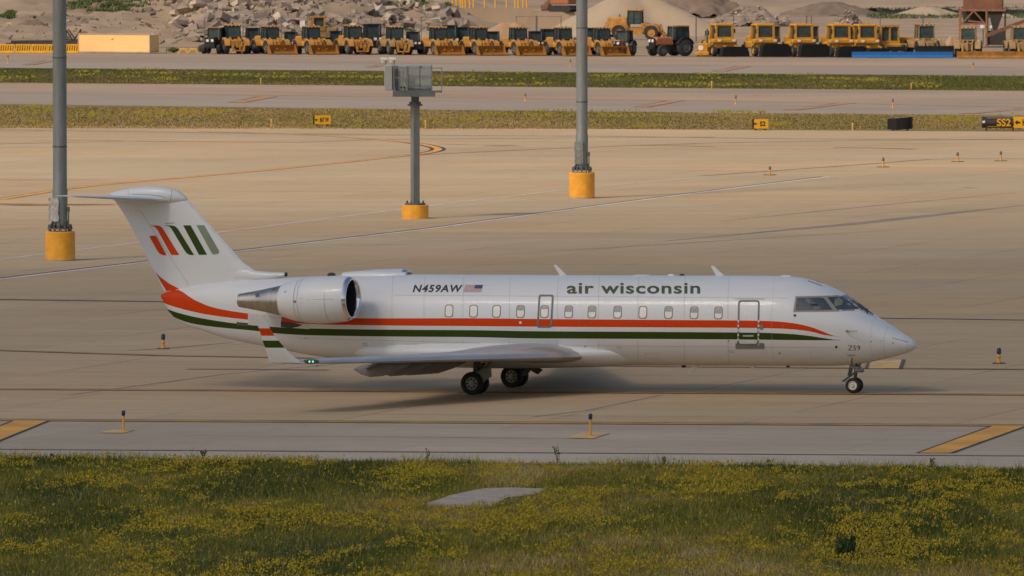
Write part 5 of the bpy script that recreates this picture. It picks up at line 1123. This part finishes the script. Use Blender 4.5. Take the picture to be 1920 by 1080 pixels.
for x in (-.5, .5): mwheel(t, (x, .3, .35), .35, .25, 'cat_hi', 12)
p = B(1665, 3); t = thing('motor_grader', 'yellow grader with an upright boxy cab behind the blue plow blade', 'grader', p, R(14)); q = MB()
for sx_ in (-1, .0, 1):
    for yy in (-.6, .8): q.bar((sx_, yy, 1.6), (sx_, yy, 3.35), .17)
q.box((0, .1, 3.4), (2.2, 1.7, .16)); q.box((0, .1, 1.6), (2.2, 1.7, .3)); q.box((.2, .2, 1.1), (3.2, 3.2, .7), by=.1); q.box((1.5, 1.5, 1.7), (2.2, 2.0, .8), by=.1); q.build('cab_frame', M['cat_hi'], t); MB().box((0, .1, 2.5), (1.85, 1.25, 1.5)).build('cab_glass', M['cabglass'], t)
for x in (-1.3, 1.3):
    for y in (-1.5, 1.8): mwheel(t, (x, y, .7), .7, .45, 'cat_hi')
MB().bar((-.9, -2.6, .9), (1.1, -2.6, .9), .3, .5).build('blade', M['black'], t)
loader('dusty brown loader with a wide black plow blade behind the blue plow', B(1735, 3), R(14), 'blade', 'tan', 1.1, 'tan', bw=4.0)
loader('dusty tan loader in front of the rusty hopper', B(1815, 3), R(-6), 'none', 'tan', 1.02, 'tan')
loader('dusty tan loader cut off by the right edge of the frame', B(1912, 3), R(4), 'none', 'tan', 1.05, 'tan')
def plow(px0, px1, m, lab, h=.62):
    a = B(px0, -4); b = B(px1, -4); s = S(a.y); t = thing('plow_blade', lab, 'plow blade', ((a.x+b.x)/2, a.y, 0)); w = (b.x-a.x)
    MB().prism([(-.1, .0), (.1, .0), (.28, .25), (.25, h), (.12, h+.02), (.12, .28)], -w/2, w/2, 'X').build('blade', M[m], t); k = MB()
    for i in range(9): x = -w/2+.15+i*(w-.3)/8; k.box((x, .3, h*.5), (.06, .25, h*.8))
    k.bar((-w/2, -.12, .03), (w/2, -.12, .03), .08, .05); k.build('rib', M[m], t)
plow(1597, 1790, 'blue', 'long bright blue plow blade lying at the taxiway edge'); plow(1794, 1990, 'bucket', 'long yellow plow blade lying right of the blue one', .72)
t = thing('mast', 'thin black mast beside the first bucket loader', 'mast', B(518, 2)); MB().cyl((0, 0, 0), (0, 0, 3.9), .09, .05, 8).build('pole', M['black'], t)

# ------------------------------------------------------------------ barriers, container, bins, hopper
bar0 = thing('water_barrier', 'orange-yellow slotted plastic barrier in the row left of the container', 'barrier', (0, 0, 0), 0, 'orange-yellow barriers along the far taxiway')
q = MB(); q.box((0, 0, .93), (1.76, .30, .14), by=.03); q.box((0, 0, .12), (1.76, .5, .24), by=.05)
for i in range(7): x = -.80+i*.265; q.bar((x, 0, .2), (x+.10, 0, .9), .15, .3)
q.build('body', M['barrel'], bar0); MB().box((0, .03, .5), (1.6, .04, .6)).build('inner_wall', M['bucket'], bar0)
for i, px in enumerate((-19, 13, 44, 74, 104, 133)):
    o = bar0 if i == 0 else copy_tree(bar0); o.location = A(px, 99.6); o.rotation_euler.z = R(random.uniform(-4, 4))
p = A(218, 99.5, 1.5); s = S(p.y); t = thing('container', 'long pale yellow container box with a shadowed right end', 'container', p, R(-24)); L_ = 138/s/math.cos(R(24)); Wd = 2.3
t.location.x = (226-960)*p.y/F-.2
MB().box((0, 0, 1.12), (L_, Wd, 2.05), by=.08).build('body', M['container'], t); q = MB()
q.box((0, -Wd/2-.02, .1), (L_+.04, .08, .14)); q.box((0, -Wd/2-.01, 2.14), (L_+.04, .08, .10)); q.box((L_/2-.04, -Wd/2, 1.1), (.1, .1, 2.1)); q.box((-L_/2+.04, -Wd/2, 1.1), (.1, .1, 2.1)); q.build('frame', M['conc'] , t)
MB().bar((-.3, -Wd/2-.03, 1.5), (-.05, -Wd/2-.03, 1.65), .06, .03).build('latch', M['rust'], t)
for px0, px1, py0, py1, m, lab in ((-30, 28, 57.5, 73, 'conc', 'pale concrete block at the far left behind the barriers'), (48, 104, 60, 73, 'conc', 'pale concrete barrier left of the first light pole'), (302, 361, 57, 71, 'barrel', 'bright yellow painted concrete barrier right of the container'), (222, 279, 58, 63, 'conc', 'pale flat slab just above the container roof')):
    p = A((px0+px1)/2, py1+.5 if m != 'conc' or px0 != 222 else 72); s = S(p.y); t = thing('concrete_barrier', lab, 'concrete barrier', p, 0, 'concrete barriers behind the container'); h = (py1-py0)/s if px0 != 222 else (72-58)/s
    MB().prism([(-.35, 0), (.35, 0), (.35, .15), (.14, h*.45), (.1, h), (-.1, h), (-.14, h*.45), (-.35, .15)], -(px1-px0)/2/s, (px1-px0)/2/s, 'X').build('body', M[m], t)
t = thing('pipe_pile', 'heap of dark rusty pipes behind the orange-yellow barriers', 'pipe pile', A(65, 93)); s = S(t.location.y)
for i in range(11):
    q = MB(); x0 = -62/s+i*.55; q.cyl((x0, random.uniform(-.4, .4), .35+(i % 3)*.28), (x0+random.uniform(3, 4.6), random.uniform(-.4, .4), .45+(i % 3)*.25), .16, n=9); q.build('pipe', M['pipe' if i % 3 else 'rust'], t)
t = thing('steel_frame', 'dark crossed steel frame between the light pole and the container', 'steel frame', A(138, 90)); q = MB()
for a in (((-.8, 0, 2.1), (-.1, 0, .9)), ((-.6, 0, 2.2), (.2, 0, 1.1)), ((.9, 0, 2.2), (.1, 0, 1.0)), ((-1.1, 0, 1.0), (1, 0, .95)), ((-.9, 0, 0), (-.8, 0, 2.1)), ((.8, 0, 0), (.9, 0, 2.2))): q.bar(*a, .16)
q.box((0, .3, .6), (2.2, .8, .7)); q.build('frame', M['pipe'], t)
for px, lab in ((343, 'low bright yellow stand just right of the container'), (362, 'low yellow stand left of the first machine')):
    t = thing('work_stand', lab, 'stand', A(px, 100)); q = MB(); q.bar((-.55, 0, .0), (-.25, 0, .55), .12); q.bar((.55, 0, 0), (.25, 0, .55), .12); q.bar((-.4, 0, .5), (.4, 0, .5), .16); q.bar((-.5, .3, 0), (.5, .3, .5), .1); q.build('frame', M['barrel'], t)
t = thing('marker_post', 'short yellow post just right of the container end', 'marker post', A(312, 99)); MB().cyl((0, 0, 0), (0, 0, .7), .05, n=8).build('post', M['barrel'], t)
for px, w, h, lab in ((326, 1.6, .5, 'low green weeds right of the container'), (378, .9, .8, 'green weeds left of the first machine')): bush(px, 98, w, h, lab, 'bush_lt', 500, .14)
for px0, px1, py0, lab in ((690, 734, 36, 'dark green steel bin behind the coupler loader'), (741, 786, 33, 'second dark green bin with sloping left side')):
    p = A((px0+px1)/2, 66); s = S(p.y); w = (px1-px0)/s; h = (66-py0)/s; t = thing('skip_bin', lab, 'skip bin', p, R(5), 'dark green bins below the rubble hill')
    MB().prism([(-w*.42, 0), (w*.48, 0), (w*.5, h), (-w*(.5 if px0 == 690 else .25), h), (-w*.5, h*.55)], -.9, .9, 'Y').build('tub', M['dumpster'], t); MB().bar((-w*.3, -.95, h), (w*.5, -.95, h), .12).build('rim', M['darksteel'], t)
for px, w, h, lab in ((722, 1.6, 1.7, 'light green weeds in front of the first dark bin'), (752, 1.4, 1.1, 'light green weeds between the dark bins'), (771, 2.6, 1.4, 'light green weeds in front of the second dark bin')): bush(px, 74, w, h, lab, 'bush_lt', 1300, .2)
p = A(1842, 88); s = S(p.y); t = thing('hopper', 'rusty steel hopper on a braced frame with a dark chute', 'hopper', p, R(-6))
def hx(px): return (px-1842)/s
def hz(py): return (88-py)/s
MB().box((hx(1843), 0, hz(0)), (74/s, 3, hz(-18)-hz(18)), by=.05).build('bin', M['rust'], t); q = MB()
for x in (1800, 1850): 
    for y in (-1.4, 1.4): q.bar((hx(x), y, 0), (hx(x), y, hz(17)), .22)
q.bar((hx(1798), -1.4, hz(19)), (hx(1886), -1.4, hz(19)), .22); q.bar((hx(1800), -1.4, hz(45)), (hx(1850), -1.4, hz(45)), .2); q.bar((hx(1804), -1.4, hz(44)), (hx(1826), -1.4, hz(20)), .16); q.bar((hx(1826), -1.4, hz(20)), (hx(1847), -1.4, hz(44)), .16); q.bar((hx(1816), -1.4, hz(39)), (hx(1846), -1.4, hz(42)), .14); q.build('frame', mat('brown_steel', (.32, .15, .08), .8, var=.3), t)
MB().prism([(hx(1853), hz(18)), (hx(1882), hz(18)), (hx(1868), hz(58)), (hx(1862), hz(58))], -1.2, 1.2, 'Y').prism([(hx(1851), hz(58)), (hx(1884), hz(58)), (hx(1886), hz(84)), (hx(1850), hz(84))], -1.2, 1.2, 'Y').build('chute', M['darksteel'], t)
MB().box((hx(1826), .8, hz(32)), (42/s, .2, 24/s)).build('inner_panel', M['darksteel'], t); MB().bar((hx(1884), -1.3, 0), (hx(1885), -1.3, hz(18)), .2).build('rear_post', M['darksteel'], t)
t = thing('conveyor', 'slanting rusty conveyor rising to the right edge', 'conveyor', A(1880, 90)); q = MB(); s = S(t.location.y)
q.bar(((1846-1880)/s, -1.5, (90-67)/s), ((1960-1880)/s, -1.5, (90-23)/s), .5, .4); q.build('belt_frame', M['rust'], t); MB().bar(((1925-1880)/s, -1.5, 0), ((1925-1880)/s, -1.5, 3), .2).build('support', M['darksteel'], t)
for px, py, r_, lab in ((1843, 50, .36, 'white tank left of the dark chute'), (1859, 51, .24, 'small white tank beside the dark chute')):
    p = A(px, 84, 2); t = thing('tank', lab, 'tank', p); z = (84-py)/S(p.y); MB().lathe([(.001, z-r_*1.3), (r_, z-r_*.6), (r_, z+r_*.4), (.001, z+r_)], 14).build('shell', M['flag_white'], t); MB().cyl((0, 0, 0), (0, 0, z-r_), .07, n=8).build('stand', M['galv_dark'], t)

# ------------------------------------------------------------------ earthworks beyond the row
def pile(px, pyb, hw, pyt, mt, name, label, rough=.08, seed=1, flat=0, xa=1.0, cat_='pile', n=60):
    p = A(px, pyb); s = S(p.y); h = (pyb-pyt)/s; w = hw/s; p.y += w*.8; s = S(p.y); p.x = (px-960)*p.y/F; h = H-(pyt+130)/s if pyb < 999 else h
    h = H-(pyt-HOR)*p.y/F; mb = MB(); vs = []
    for j in range(n+1):
        for i in range(n+1):
            u, v = i/n*2-1, j/n*2-1; ang = math.atan2(v, u); rr = math.hypot(u, v)
            wob = 1+.12*math.sin(ang*3+seed)+.07*math.sin(ang*5+seed*2)
            q = max(0, 1-rr/wob); q = min(q, 1-flat)/(1-flat) if flat else q
            e = q**.92*(1-.25*math.exp(-((rr)/.12)**2)*(1 if not flat else 0))
            nz_ = float(fbm(np.array([u*6+seed]), np.array([v*6]), 17+seed, 4)[0])-.5
            vs.append((u*w*1.05, v*w*.85, e*h+nz_*h*rough*2*(1 if q > 0 else 0)-(.02 if q > 0 else .5)))
    mb.add(vs, [(j*(n+1)+i, j*(n+1)+i+1, (j+1)*(n+1)+i+1, (j+1)*(n+1)+i) for j in range(n) for i in range(n)])
    o = mb.build(name, M[mt], smooth=0 if rough > .3 else 1.2, fix=False); o.location = p; tag(o, label, cat_, 'heaps of material in the far yard'); return o
pile(1183, 69, 168, -4, 'gravel', 'gravel_pile', 'big pale grey gravel pile behind the side-on loader', .025, 2, .25)
pile(955, 84, 82, 33, 'sand', 'sand_pile', 'small orange-brown sand cone behind the middle loaders', .03, 3)
pile(1290, 34, 130, -22, 'brown_soil', 'soil_pile', 'dark brown soil heap behind the gravel pile', .22, 5, .3)
pile(1405, 50, 80, 14, 'rock', 'rubble_pile', 'mixed grey rubble heap above the orange tractor', .3, 6, .2)
pile(1590, 50, 26, 23, 'rock', 'rubble_pile', 'small broken concrete heap above the yellow sweepers', .3, 8)
pile(1617, 50, 22, 42, 'rock', 'rubble_pile', 'low flat rubble heap beside the small broken concrete heap', .3, 9)
pile(1560, 30, 92, -2, 'brown_soil', 'soil_pile', 'grey-brown soil heap above the right sweepers', .1, 12)
pile(1738, 30, 62, 9, 'gravel', 'gravel_pile', 'small pale gravel cone left of the rusty hopper', .03, 13)
pile(1884, 34, 22, 24, 'gravel', 'gravel_pile', 'tiny pale gravel cone right of the hopper', .03, 14)
pile(1785, 86, 18, 62, 'sand', 'sand_pile', 'little sand heap in front of the rusty hopper', .04, 15, n=30)
pile(62, 73, 60, 40, 'brown_soil', 'soil_pile', 'dark brown soil mound at the far left', .15, 16, .3)
pile(795, 88, 70, 52, 'gravel', 'gravel_pile', 'pale sand slope behind the loader right of the bins', .04, 18)
# rubble hill and rolling ground: one height field
nx, ny = 190, 120; xs_ = np.linspace(-120, 120, nx); yy = 845+np.linspace(0, 1, ny)**1.7*900
X, Y = np.meshgrid(xs_, yy); PXG = 960+X*F/Y
left = 1/(1+np.exp((PXG-900)/28)); prof = np.clip((Y-868)/95, 0, 1); z = left*(prof*7.2)
z = np.where(PXG < 380, left*np.clip((Y-868)/60, 0, 1)*2.2+np.clip((Y-955)/90, 0, 1)*5, z*1.0)
bl = np.clip((PXG-300)/120, 0, 1); amp = np.interp(PXG, [600, 740], [7.2, 3.1]); z = left*(bl*prof*amp+(1-bl)*(np.clip((Y-868)/60, 0, 1)*2.2+np.clip((Y-955)/90, 0, 1)*4.5))
z += (1-left)*np.clip((Y-1180)/150, 0, 1)*5.5; rg_ = fbm(X*.25, Y*.12, 41, 5)-.5; rd = 1-abs(fbm(X*.4+7, Y*.2, 44, 4)*2-1)
z += left*np.clip((Y-850)/30, 0, 1)*(rg_*2.2+(rd-.8)*1.6)+(1-left)*np.clip((Y-900)/60, 0, 1)*rg_*.5; z += .002
mb = MB(); mb.v = [tuple(q) for q in np.stack([X, Y, z], 2).reshape(-1, 3)]; mb.f = [(j*nx+i, j*nx+i+1, (j+1)*nx+i+1, (j+1)*nx+i) for j in range(ny-1) for i in range(nx-1)]; mb.m = [0]*len(mb.f)
M['terrain'] = mat('excavated_earth', (.42, .30, .19), .95, var=.3, scale=.06, col2=(.25, .175, .11), bump=.7, bscale=.9)
ter = mb.build('terrain', M['terrain'], smooth=1.0, fix=False); struct(ter)
def zt_(x, y):
    i = np.clip(np.searchsorted(xs_, x), 1, nx-1); j = np.clip(np.searchsorted(yy, y), 1, ny-1); return z[j, i]
def rubble(name, label, n, fx, smin, smax, mt, emb=.3):
    mb = MB()
    for k in range(n):
        x, y, zz = fx(); s_ = smin+(smax-smin)*random.random()**4; d = (s_*random.uniform(.7, 1.6), s_*random.uniform(.5, 1.2), s_*random.uniform(.2, .6))
        Rm = (Matrix.Rotation(random.uniform(0, 6.3), 3, 'Z') @ Matrix.Rotation(random.gauss(0, .5), 3, 'X') @ Matrix.Rotation(random.gauss(0, .4), 3, 'Y'))
        vs = [Rm @ Vector((sx_*d[0]/2*random.uniform(.7, 1.1), sy*d[1]/2*random.uniform(.7, 1.1), sz*d[2]/2*random.uniform(.8, 1.1)))+Vector((x, y, zz+d[2]*emb)) for sx_ in (-1, 1) for sy in (-1, 1) for sz in (-1, 1)]
        mb.add(vs, [(0, 1, 3, 2), (4, 6, 7, 5), (0, 4, 5, 1), (2, 3, 7, 6), (0, 2, 6, 4), (1, 5, 7, 3)], random.choice((0, 0, 0, 0, 1)))
    return tag(mb.build(name, [M[mt], M['conc']], smooth=0, fix=False), label, 'rubble', kind='stuff')
def onhill():
    while 1:
        y = random.uniform(872, 985); px = random.uniform(330, 880); x = (px-960)*y/F
        if fbm(np.array([x*.3]), np.array([y*.1]), 5)[0] > (.36 if px < 600 else .5): return x, y, float(zt_(x, y))
rubble('rubble', 'tumbled broken concrete slabs over the hill behind the loaders', 4200, onhill, .15, 2.0, 'rock')
def onleft():
    y = random.uniform(950, 1060); px = random.uniform(270, 420); x = (px-960)*y/F; return x, y, float(zt_(x, y))
rubble('rubble', 'dark twisted rubble on the crest at upper left', 700, onleft, .2, .9, 'brown_soil')
def onl2():
    y = random.uniform(870, 960); px = random.uniform(-60, 330); x = (px-960)*y/F; return x, y, float(zt_(x, y))
rubble('rubble', 'scattered clods and stones on the bank above the container', 500, onl2, .1, .7, 'brown_soil')
def heapscatter(px, pyb, hw, pyt):
    p = A(px, pyb); s = S(p.y); w = hw/s; cy = p.y+w*.8; cx = (px-960)*cy/F; h = H-(pyt-HOR)*cy/F
    def f():
        while 1:
            u, v = random.uniform(-1, 1), random.uniform(-1, .3); r = math.hypot(u, v)
            if r < 1: return cx+u*w*.95, cy+v*w*.8, max(0, min(1-r, .8)/.8*h)
    return f
rubble('rubble', 'grey stones covering the mixed rubble heap', 700, heapscatter(1405, 50, 80, 16), .15, .8, 'rock'); rubble('rubble', 'pale blocks covering the small broken concrete heap', 130, heapscatter(1590, 50, 28, 23), .2, 1.0, 'rock')
def greens(n, fx, nm, lab, sz=.5):
    P_ = np.array([fx() for _ in range(n)]); h_ = rng.uniform(.3, .9, n)*sz; V, T = blades(P_[:, 0], P_[:, 1], h_, rng.uniform(.15, .4, n), np.clip(rng.normal(.4, .2, n), 0, 1))
    V[:, 2] += np.repeat(P_[:, 2], 3)-np.repeat(gzv(P_[:, 0], P_[:, 1]), 3); tag(tri_mesh(nm, V, T, M['bush_lt']), lab, 'scrub', kind='stuff')
def g1():
    y = random.uniform(965, 1150); px = random.triangular(110, 285, 200); x = (px-960)*y/F; return x, y, float(zt_(x, y))
greens(14000, g1, 'scrub', 'green scrub on the bank above the container', .8)
def g2():
    y = random.uniform(930, 950); px = random.uniform(0, 28); x = (px-960)*y/F; return x, y, float(zt_(x, y))
greens(1500, g2, 'scrub', 'green scrub at the far left above the concrete block', .8)
def g3():
    y = random.uniform(960, 1010); px = random.triangular(722, 860, 760); x = (px-960)*y/F; return x, y, float(zt_(x, y))
greens(5000, g3, 'scrub', 'green scrub on the crest left of the yellow bollards', .8)
def g4():
    y = random.uniform(1120, 1200); px = random.uniform(1625, 1920); x = (px-960)*y/F; return x, y, float(zt_(x, y))
greens(2600, g4, 'scrub', 'green scrub below the dark silt fence at upper right', .55)
t = thing('silt_fence', 'long dark silt fence across the upper right background', 'silt fence', (0, 0, 0)); q = MB(); pts = []
for i in range(40): y = 1175+4*math.sin(i*.7); px = 1618+i*12; x = (px-960)*y/F; pts.append((x, y, float(zt_(x, y))))
for a, b_ in zip(pts, pts[1:]): q.add([(a[0], a[1], a[2]-.3), (b_[0], b_[1], b_[2]-.3), (b_[0], b_[1]+.1, b_[2]+.85+random.uniform(-.15, .1)), (a[0], a[1]+.1, a[2]+.85+random.uniform(-.15, .1))], [(0, 1, 2, 3)])
q.build('fabric', M['black'], t, smooth=0)
# chain-link fence
t = thing('chain_link_fence', 'tall wire fence with thin posts running behind the machine row', 'fence', (0, 0, 0)); q = MB(); FY = 846.0; ptop = []
for px in list(range(384, 760, 24))+[790, 830, 868]: ptop.append(px)
for px in ptop: x = (px-960)*FY/F; MB().cyl((x, FY, 0), (x, FY, 3.5), .045, n=6).build('post', M['fence'], t)
xa, xb = (384-960)*FY/F, (868-960)*FY/F
for zz in (.1, 2.6, 3.5): q.bar((xa, FY, zz), (xb, FY, zz), .035)
k = xa
while k < xb: q.bar((k, FY-.02, .1), (k+2.5, FY-.02, 2.6), .010); q.bar((k+2.5, FY-.02, .1), (k, FY-.02, 2.6), .010); k += .35
q.build('wire_mesh', M['fence'], t, smooth=0)
t = thing('chain_link_fence', 'fence gate posts right of the brown sand cone', 'fence', (0, 0, 0)); q = MB(); FY = 880.0
for px, w in ((968, .04), (1006, .12), (1052, .05), (1305, .08), (1375, .06), (1512, .08), (1521, .06), (1650, .06), (1730, .07)): x = (px-960)*FY/F; MB().cyl((x, FY, 0), (x, FY, 3.3), w, n=7).build('post', M['fence'], t)
for zz in (.3, 3.2): q.bar(((968-960)*FY/F, FY, zz), ((1052-960)*FY/F, FY, zz), .05); q.bar(((1290-960)*FY/F, FY, zz), ((1800-960)*FY/F, FY, zz), .03)
q.build('rail', M['fence'], t, smooth=0)
t = thing('notice_board', 'small blank white board on the fence above the machines', 'board', ((567.5-960)*845/F, 845, 0)); MB().box((0, -.1, 2.75), (.62, .04, .8)).build('panel', M['flag_white'], t); MB().cyl((0, 0, 0), (0, 0, 3), .04, n=6).build('post', M['fence'], t)
t = thing('storage_unit', 'white and grey storage box on top of the rubble hill', 'storage box', ((537-960)*990/F, 992, float(zt_((537-960)*990/F, 992))-.2)); MB().box((-.9, 0, 1.1), (2.4, 2, 2.6)).build('front_panel', M['flag_white'], t); MB().box((1.1, .1, 1.0), (1.7, 1.9, 2.4)).build('side_panel', M['grey_box'], t)
bol = thing('bollard', 'bright yellow bollard in the upright row at the top centre', 'bollard', (0, 0, 0), 0, 'yellow bollards at the top centre'); MB().cyl((0, 0, 0), (0, 0, 2.2), .12, n=10).build('post', M['barrel'], bol); MB().lathe([(.12, 2.2), (.09, 2.27), (.001, 2.3)], 10).build('cap', M['barrel'], bol)
for i, px in enumerate((849, 856, 864, 868, 873, 881, 888, 909, 929, 950, 966, 972, 981, 988)):
    o = bol if i == 0 else copy_tree(bol); x = (px-960)*1010/F; y = 1010; zz = H-(14-HOR)*y/F; o.location = (x, y, zz)
y = 1010; zz = H-(14-HOR)*y/F; t = thing('retaining_bank', 'low earth bank carrying the yellow bollards', 'earth bank', ((920-960)*y/F, y+2.5, 0)); MB().box((0, 0, (zz+.02)/2), (14, 7, zz), taper=.85).build('bank', M['terrain'], t)
p = Vector(((1056-960)*1010/F, 1010, H-(22-HOR)*1010/F)); t = thing('excavator', 'orange-brown excavator at the top edge left of the light pole', 'excavator', p, R(-30))
MB().box((0, 0, 1.6), (3.0, 2.4, 1.0), by=.1).box((.5, .3, 2.4), (1.6, 1.8, .9), by=.1).build('house', M['orange'], t); MB().prism([(-2.0, .4), (-1.5, .02), (1.5, .02), (2.0, .4), (1.5, .9), (-1.5, .9)], -1.3, 1.3, 'Y').build('track', M['darksteel'], t); MB().bar((-1.0, -.6, 2), (-2.6, -.6, 1.0), .4, .5).box((-2.4, -.6, .6), (1.3, 1.2, .9), by=.15).build('boom', M['rust'], t)
MB().box((1.0, -.4, 2.5), (1.0, 1.0, 1.2)).build('cab_glass', M['cabglass'], t)
q = thing('retaining_bank', 'sandy bench under the orange-brown excavator', 'earth bank', (p.x, p.y+2, 0)); MB().box((0, 0, (p.z+.02)/2), (11, 8, p.z), taper=.85).build('bank', M['terrain'], q)
